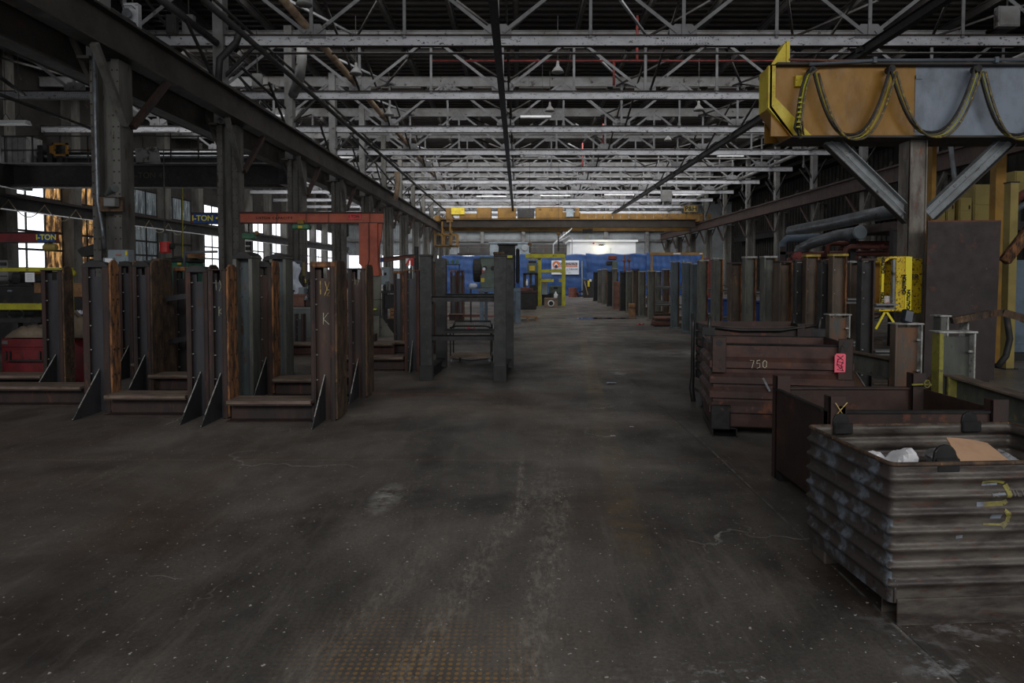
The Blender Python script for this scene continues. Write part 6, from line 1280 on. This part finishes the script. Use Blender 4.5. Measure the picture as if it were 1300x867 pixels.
def ear(x, y, parent, mt='bin_black', s=1):
    o = [(x-.036*s,y,.655),(x+.036*s,y,.655),(x+.038*s,y,.70)]; o += [(x+.036*s*math.cos(a*PI/8),y,.722+.036*s*math.sin(a*PI/8)) for a in range(9)]; o += [(x-.038*s,y,.70)]
    MB().prism(o,(0,.014,0)).build('stacking_ear', M[mt], parent, bevel=.002); MB().box(x-.045,x+.06,y-.012,y,.655,.715).build('ear_bracket', M[mt], parent, bevel=.006)
ear(.17,Dp-.012,bA,s=1.2); ear(.885,Dp-.012,bA,s=1.2); ear(.245,.008,bA,s=1.4)
def paint(parent, pts, y, mt, zfun=None):
    pass
for (z,x,wd_,h_,mt) in ((.60,.47,.14,.014,'yellow_rack'),(.565,.53,.035,.05,'yellow_rack'),(.525,.45,.12,.022,'yellow_rack'),(.44,.535,.035,.045,'yellow_rack'),(.405,.46,.15,.012,'yellow_rack'),(.58,.44,.09,.012,'cabinet'),(.50,.50,.10,.012,'cabinet'),(.455,.47,.07,.02,'cabinet'),(.345,.30,.04,.015,'cabinet')): pass
# bin contents
def crumple(name, lb, c, rx_, ry_, rz_, mt, seed, cat):
    r = random.Random(seed); m = MB(); n, q = 22, 12
    K = [Vector((r.uniform(-1,1),r.uniform(-1,1),r.uniform(-1,1))).normalized() for _ in range(16)]; Ph = [r.uniform(.55,1.0) for _ in K]
    def f(u, v):
        th = 2*PI*u; ph = PI*v; d = Vector((math.sin(ph)*math.cos(th), math.sin(ph)*math.sin(th), math.cos(ph)))
        s = min(p_/max(.05,d.dot(k)) for k, p_ in zip(K,Ph) if d.dot(k) > .05); s = min(s,1.25)
        return (d.x*rx_*s, d.y*ry_*s, d.z*rz_*s)
    o = m.grid(f, n, q).build(name, mt); o.location = c; return tag(o, lb, cat)
TA = Matrix.Rotation(math.radians(3.5),3,'Z')
def inA(x,y,z): v = TA@Vector((x,y,0)); return Vector((1.585+v.x,2.72+v.y,z))
crumple('plastic_bag','small white stained plastic bag at the left in the near bin',inA(.12,.36,.60),.10,.09,.055,M['bag'],2,'bag')
crumple('plastic_bag','larger crumpled white plastic bag in the near bin, left of the black disc',inA(.245,.30,.605),.085,.09,.085,M['bag'],5,'bag')
crumple('plastic_bag','grey translucent bag behind the cardboard in the near bin',inA(.55,.40,.57),.11,.10,.075,M['bag_grey'],7,'bag')
crumple('plastic_bag','grey-white bag under the cardboard at the right in the near bin',inA(.76,.25,.585),.12,.10,.08,M['bag_grey'],9,'bag')
crumple('rubbish_heap','dark heap of rubbish filling the bottom of the near bin',inA(.56,.34,.32),.50,.28,.24,M['black'],12,'rubbish')
cb = MB().grid(lambda u,v:((u-.5)*.24*(1-.15*v)+.03*v, .17*v, .02+.08*v+.006*math.sin(u*3)-.03*u*v),10,6).build('cardboard_sheet', M['card']); cb.location = inA(.545,.14,.625); cb.rotation_euler = (0,0,.05); md = cb.modifiers.new('thickness','SOLIDIFY'); md.thickness = .006; tag(cb,'torn tan cardboard sheet lying on top of the near bin','cardboard')
# painted figure and scratches on bin A front (flat paint following the ridges)
def ribbon(parent, pts, wd_, mt, name, off=.002, ysign=-1):
    m = MB(); k = 0
    for i in range(len(pts)-1):
        (xa_,za_),(xb_,zb_) = pts[i],pts[i+1]; n = max(2,int(math.hypot(xb_-xa_,zb_-za_)/.006))
        dx, dz = xb_-xa_, zb_-za_; l = math.hypot(dx,dz) or 1; nx, nz = -dz/l*wd_/2, dx/l*wd_/2
        for j in range(n):
            for (t0,t1) in ((j/n,(j+1)/n),):
                b0 = len(m.v)
                for t_ in (t0,t1):
                    for s in (-1,0,1):
                        x = xa_+dx*t_+nx*s; z = za_+dz*t_+nz*s; m.v.append((x,-prof(z)-off,z))
                m.f += [(b0,b0+1,b0+4,b0+3),(b0+1,b0+2,b0+5,b0+4)]
    return m.build(name, mt, parent)
M['yp'] = mat('worn_yellow_spray', (138,130,62), (100,94,64), (80,72,60), scale=14, rough=.6, bump=0)
M['bp'] = mat('worn_pale_spray', (120,128,140), (92,92,96), (74,68,62), scale=14, rough=.6, bump=0)
ribbon(bA,[(.40,.612),(.43,.617),(.47,.615),(.50,.608)],.012,M['yp'],'paint_mark'); ribbon(bA,[(.505,.60),(.52,.575),(.515,.545)],.022,M['yp'],'paint_mark'); ribbon(bA,[(.415,.515),(.50,.518),(.515,.53)],.022,M['yp'],'paint_mark'); ribbon(bA,[(.50,.49),(.525,.465),(.52,.435),(.49,.42)],.02,M['yp'],'paint_mark'); ribbon(bA,[(.41,.43),(.50,.425)],.008,M['yp'],'paint_mark')
ribbon(bA,[(.40,.60),(.47,.603)],.010,M['bp'],'paint_mark',.0015); ribbon(bA,[(.38,.515),(.415,.515)],.02,M['bp'],'paint_mark'); ribbon(bA,[(.44,.462),(.49,.462)],.022,M['bp'],'paint_mark',.0015); ribbon(bA,[(.44,.56),(.50,.563)],.008,M['bp'],'paint_mark'); ribbon(bA,[(.29,.375),(.32,.378)],.014,M['bp'],'paint_mark')
M['scr'] = mat('grey_scratch', (128,124,118), rough=.8, bump=0)
for ln in ([(.54,.575),(.54,.553)],[(.555,.575),(.555,.553),(.57,.553)],[(.58,.575),(.58,.553),(.60,.553)],[(.44,.565),(.47,.55)],[(.44,.55),(.475,.568)]): ribbon(bA,ln,.0025,M['scr'],'scratch_mark',.003)
# bin B: plain plate bin behind it
def plate_bin(x0,x1,y0,y1,h,lb,mt,thick=.012):
    t = thing('plate_bin', lb, 'bin', (x0,y0,0)); w_,d_ = x1-x0,y1-y0
    MB().box(0,thick,0,d_,.06,h).build('side_wall', M[mt], t, bevel=.003); MB().box(w_-thick,w_,0,d_,.06,h).build('side_wall', M[mt], t, bevel=.003)
    MB().box(thick,w_-thick,0,thick,.06,h).build('front_wall', M[mt], t); MB().box(thick,w_-thick,d_-thick,d_,.06,h).build('back_wall', M[mt], t); MB().box(0,w_,0,d_,.06,.07).build('floor_sheet', M['bin_black'], t)
    return t, w_, d_
bB, w_, d_ = plate_bin(1.89,2.98,3.93,4.76,.665,'plain dark brown plate bin with a chalk cross, behind the corrugated bin','bin_plain')
for (x,y,hh_) in ((-.005,d_-.05,.76),(-.0,-.02,.76),(w_-.10,d_-.05,.78),(w_-.10,-.02,.74)):
    MB().box(x,x+.105,y,y+.012,.0,hh_).box(x,x+.012,y,y+.07,.0,hh_).build('corner_post', M['rust_dk'], bB, bevel=.002)
strokes(CH_X,(.065,-.034,.685),.075,M['chalky'],'chalk_mark',bB,.003)
MB().box(.0,w_,d_-.03,d_+.02,.655,.672).build('rim', M['rust_dk'], bB, bevel=.003); MB().box(0.1,w_,-.015,.02,.655,.67).build('rim', M['bin_black'], bB); MB().box(-.012,.02,.06,d_,.655,.668).build('rim', M['bin_black'], bB)
for y in (.02,d_-.12): MB().box(0,w_,y,y+.1,0,.06).build('skid', M['bin_black'], bB)
MB().tube([(w_-.12,d_-.08,.70),(w_-.05,d_-.09,.705),(w_+.02,d_-.08,.70),(w_+.03,d_,.71)],.007,6).build('wire_tie', M['yp_'], bB); MB().tube([(w_-.02+.02*math.cos(a*PI/5),d_-.1,.71+.028*math.sin(a*PI/5)) for a in range(11)],.004,5).build('wire_loop', M['yp_'], bB)
MB().box(.06,.1,-.02,-.01,.64,.7).build('slot', M['black'], bB)
# bin C: "750"
bC = thing('corrugated_bin', 'brown ribbed steel bin chalked with a number, pink tag at its corner', 'bin', (1.80,5.98,0), math.radians(-10)); w_,d_ = 1.19,.80
prC = [(.09,0),(.20,0),(.215,.0)]
ribs = [(.22,.33),(.355,.465),(.49,.60),(.635,.745)]
def offC(z):
    for a,b_ in ribs:
        if a <= z <= b_: return .036*min(1,(z-a)/.012,(b_-z)/.04)
    return 0
zs = sorted(set([.09,.2,.86]+[v for a,b_ in ribs for v in (a,a+.012,(a+b_)/2,b_-.04,b_)]))
rings = [rect(0,w_,0,d_,z,.015,offC(z)) for z in zs]+[rect(0,w_,0,d_,z,.012,offC(z)-.008) for z in reversed(zs)]
loft(MB(),rings).build('wall_sheet', M['bin_brown'], bC); MB().box(0,w_,0,d_,.09,.1).build('floor_sheet', M['bin_black'], bC)
rim = [(x,y,.862) for (x,y,_) in rect(0,w_,0,d_,0,.02,.004)]; rim.append(rim[0]); MB().tube(rim,.011,6,False).build('rim', M['bin_black'], bC)
for (x0_,x1_) in ((-.01,.115),(w_-.115,w_+.01)):
    o = MB().box(x0_,x1_,-.047,-.037,.60 if x0_ < 0 else .56,.93); o.build('corner_plate', M['bin_plain'], bC, bevel=.006); MB().box(x0_,x0_+.012 if x0_<0 else x1_,-.03,.1,.6,.93).build('corner_flange', M['bin_black'], bC) if x0_<0 else MB().box(x1_-.012,x1_,-.03,.1,.56,.93).build('corner_flange', M['bin_black'], bC)
    xc_ = (x0_+x1_)/2; MB().lathe((xc_,-.048,.875),[(.028,0),(.028,-.003)],12,'y').build('lifting_hole', M['black'], bC)
    m = MB(); [m.lathe((xc_+.01,-.048,z),[(.010,0),(.010,-.005)],8,'y') for z in (.64,.72)]; m.build('rivets', M['dark'], bC, kind='stuff')
    MB().box(x0_,x1_,d_+.01,d_+.02,.60,.95).build('corner_plate', M['bin_black'], bC)
MB().box(-.02,.16,-.048,-.0,.07,.30).build('foot_plate', M['bin_black'], bC, bevel=.01)
for x in (.0,w_-.24):
    MB().box(x,x+.22,-.03,d_,.0,.008).box(x,x+.22,-.03,d_,.078,.086).box(x,x+.008,-.03,d_,0,.086).box(x+.212,x+.22,-.03,d_,0,.086).build('skid_tube', M['bin_black'], bC)
strokes(CH_750,(.40,-.040,.685),.075,M['chalk'],'chalk_mark',bC,.0035)
ribbonC = [((.44,.56),(.50,.44)),((.53,.25),(.57,.16))]
for (a,b_) in ribbonC: MB().bar((a[0],-.038,a[1]),(b_[0],-.038,b_[1]),.018,.002,(0,1,0)).build('paint_mark', M['bp'], bC)
tg = tag(MB().prism([(-.045,0,-.17),(.045,0,-.165),(.047,0,-.01),(.035,0,0),(-.03,0,0),(-.045,0,-.02)],(0,.002,0)).build('pink_tag', M['pink']),'pink paper tag scribbled in black, hanging on the brown bin','tag'); tg.location = (1.80+1.085*math.cos(.1745)-.045*math.sin(.1745), 5.98-1.085*math.sin(.1745)-.06*math.cos(.1745), .80); tg.rotation_euler = (0,0,-.1745)
strokes([[(-.3,.8),(.3,.3)],[(.3,.8),(-.3,.2),(.35,.0)],[(-.3,-.1),(.3,-.4),(-.3,-.7),(.35,-.8)],[(-.2,.5),(-.3,-.2),(.1,-.6)],[(.3,.2),(.1,-.3),(.3,-.8)]],(0,-.003,-.085),.085,M['ink'],'scribble',tg,.003)
MB().tube([(0,0,0),(.01,.0,.06),(.02,.01,.07)],.003,5).build('tag_wire', M['dark'], tg)
# bin D: dark slatted cart
bD = thing('slatted_cart', 'black ribbed steel cart on bowed legs behind the brown chalked bin', 'cart', (2.10,7.05,0)); w_,d_ = 1.15,.62
for i in range(7): MB().box(0,.02,.0,d_,.30+i*.092,.385+i*.092).build('side_slat', M['bin_black'], bD, bevel=.008)
for i in range(7): MB().box(w_-.02,w_,.0,d_,.30+i*.092,.385+i*.092).build('side_slat', M['bin_black'], bD, bevel=.008)
MB().box(.02,w_-.02,0,.012,.3,.94).build('front_panel', M['bin_plain'], bD); MB().box(.02,w_-.02,d_-.012,d_,.3,.95).build('back_panel', M['bin_plain'], bD); MB().box(0,w_,0,d_,.29,.30).build('floor_sheet', M['bin_black'], bD)
for (x,y) in ((-.03,-.02),(-.03,d_),(w_+.02,-.02),(w_+.02,d_)):
    MB().tube([(x,y+(.05 if y<.1 else -.05),0),(x,y+.04,.14),(x,y,.3),(x,y,.9),(x,y-.03 if y<.1 else y+.03,1.04)],[.03,.032,.025,.02,.018],8).build('leg', M['bin_black'], bD, smooth=True)
MB().tube([(.0,-.02,.93),(.3,-.05,.90),(.75,-.05,.90),(w_-.1,-.02,.94),(w_,-.02,.95)],.016,8).build('top_bar', M['bin_black'], bD, smooth=True)
MB().box(w_-.22,w_-.14,-.04,-.02,.6,.97).build('strap_plate', M['bin_plain'], bD); MB().box(.06,.1,.02,.03,.3,.97).build('strap_plate', M['bin_plain'], bD)
for z in (.06,): MB().tube([(-.03,.1,.16),(-.03,d_-.1,.16)],.018,6).build('axle', M['bin_black'], bD); MB().lathe((-.03,.25,.09),[(.03,-.02),(.09,-.015),(.09,.015),(.03,.02)],14,'x').build('wheel', M['galv'], bD)
for (yy,zz) in ((.2,.55),(.32,.6),(.45,.52),(.3,.46),(.5,.62),(.2,.66),(.4,.7)): MB().box(-.004,0,yy,yy+.09,zz,zz+.035).build('paint_mark', M['rustpipe'], bD)
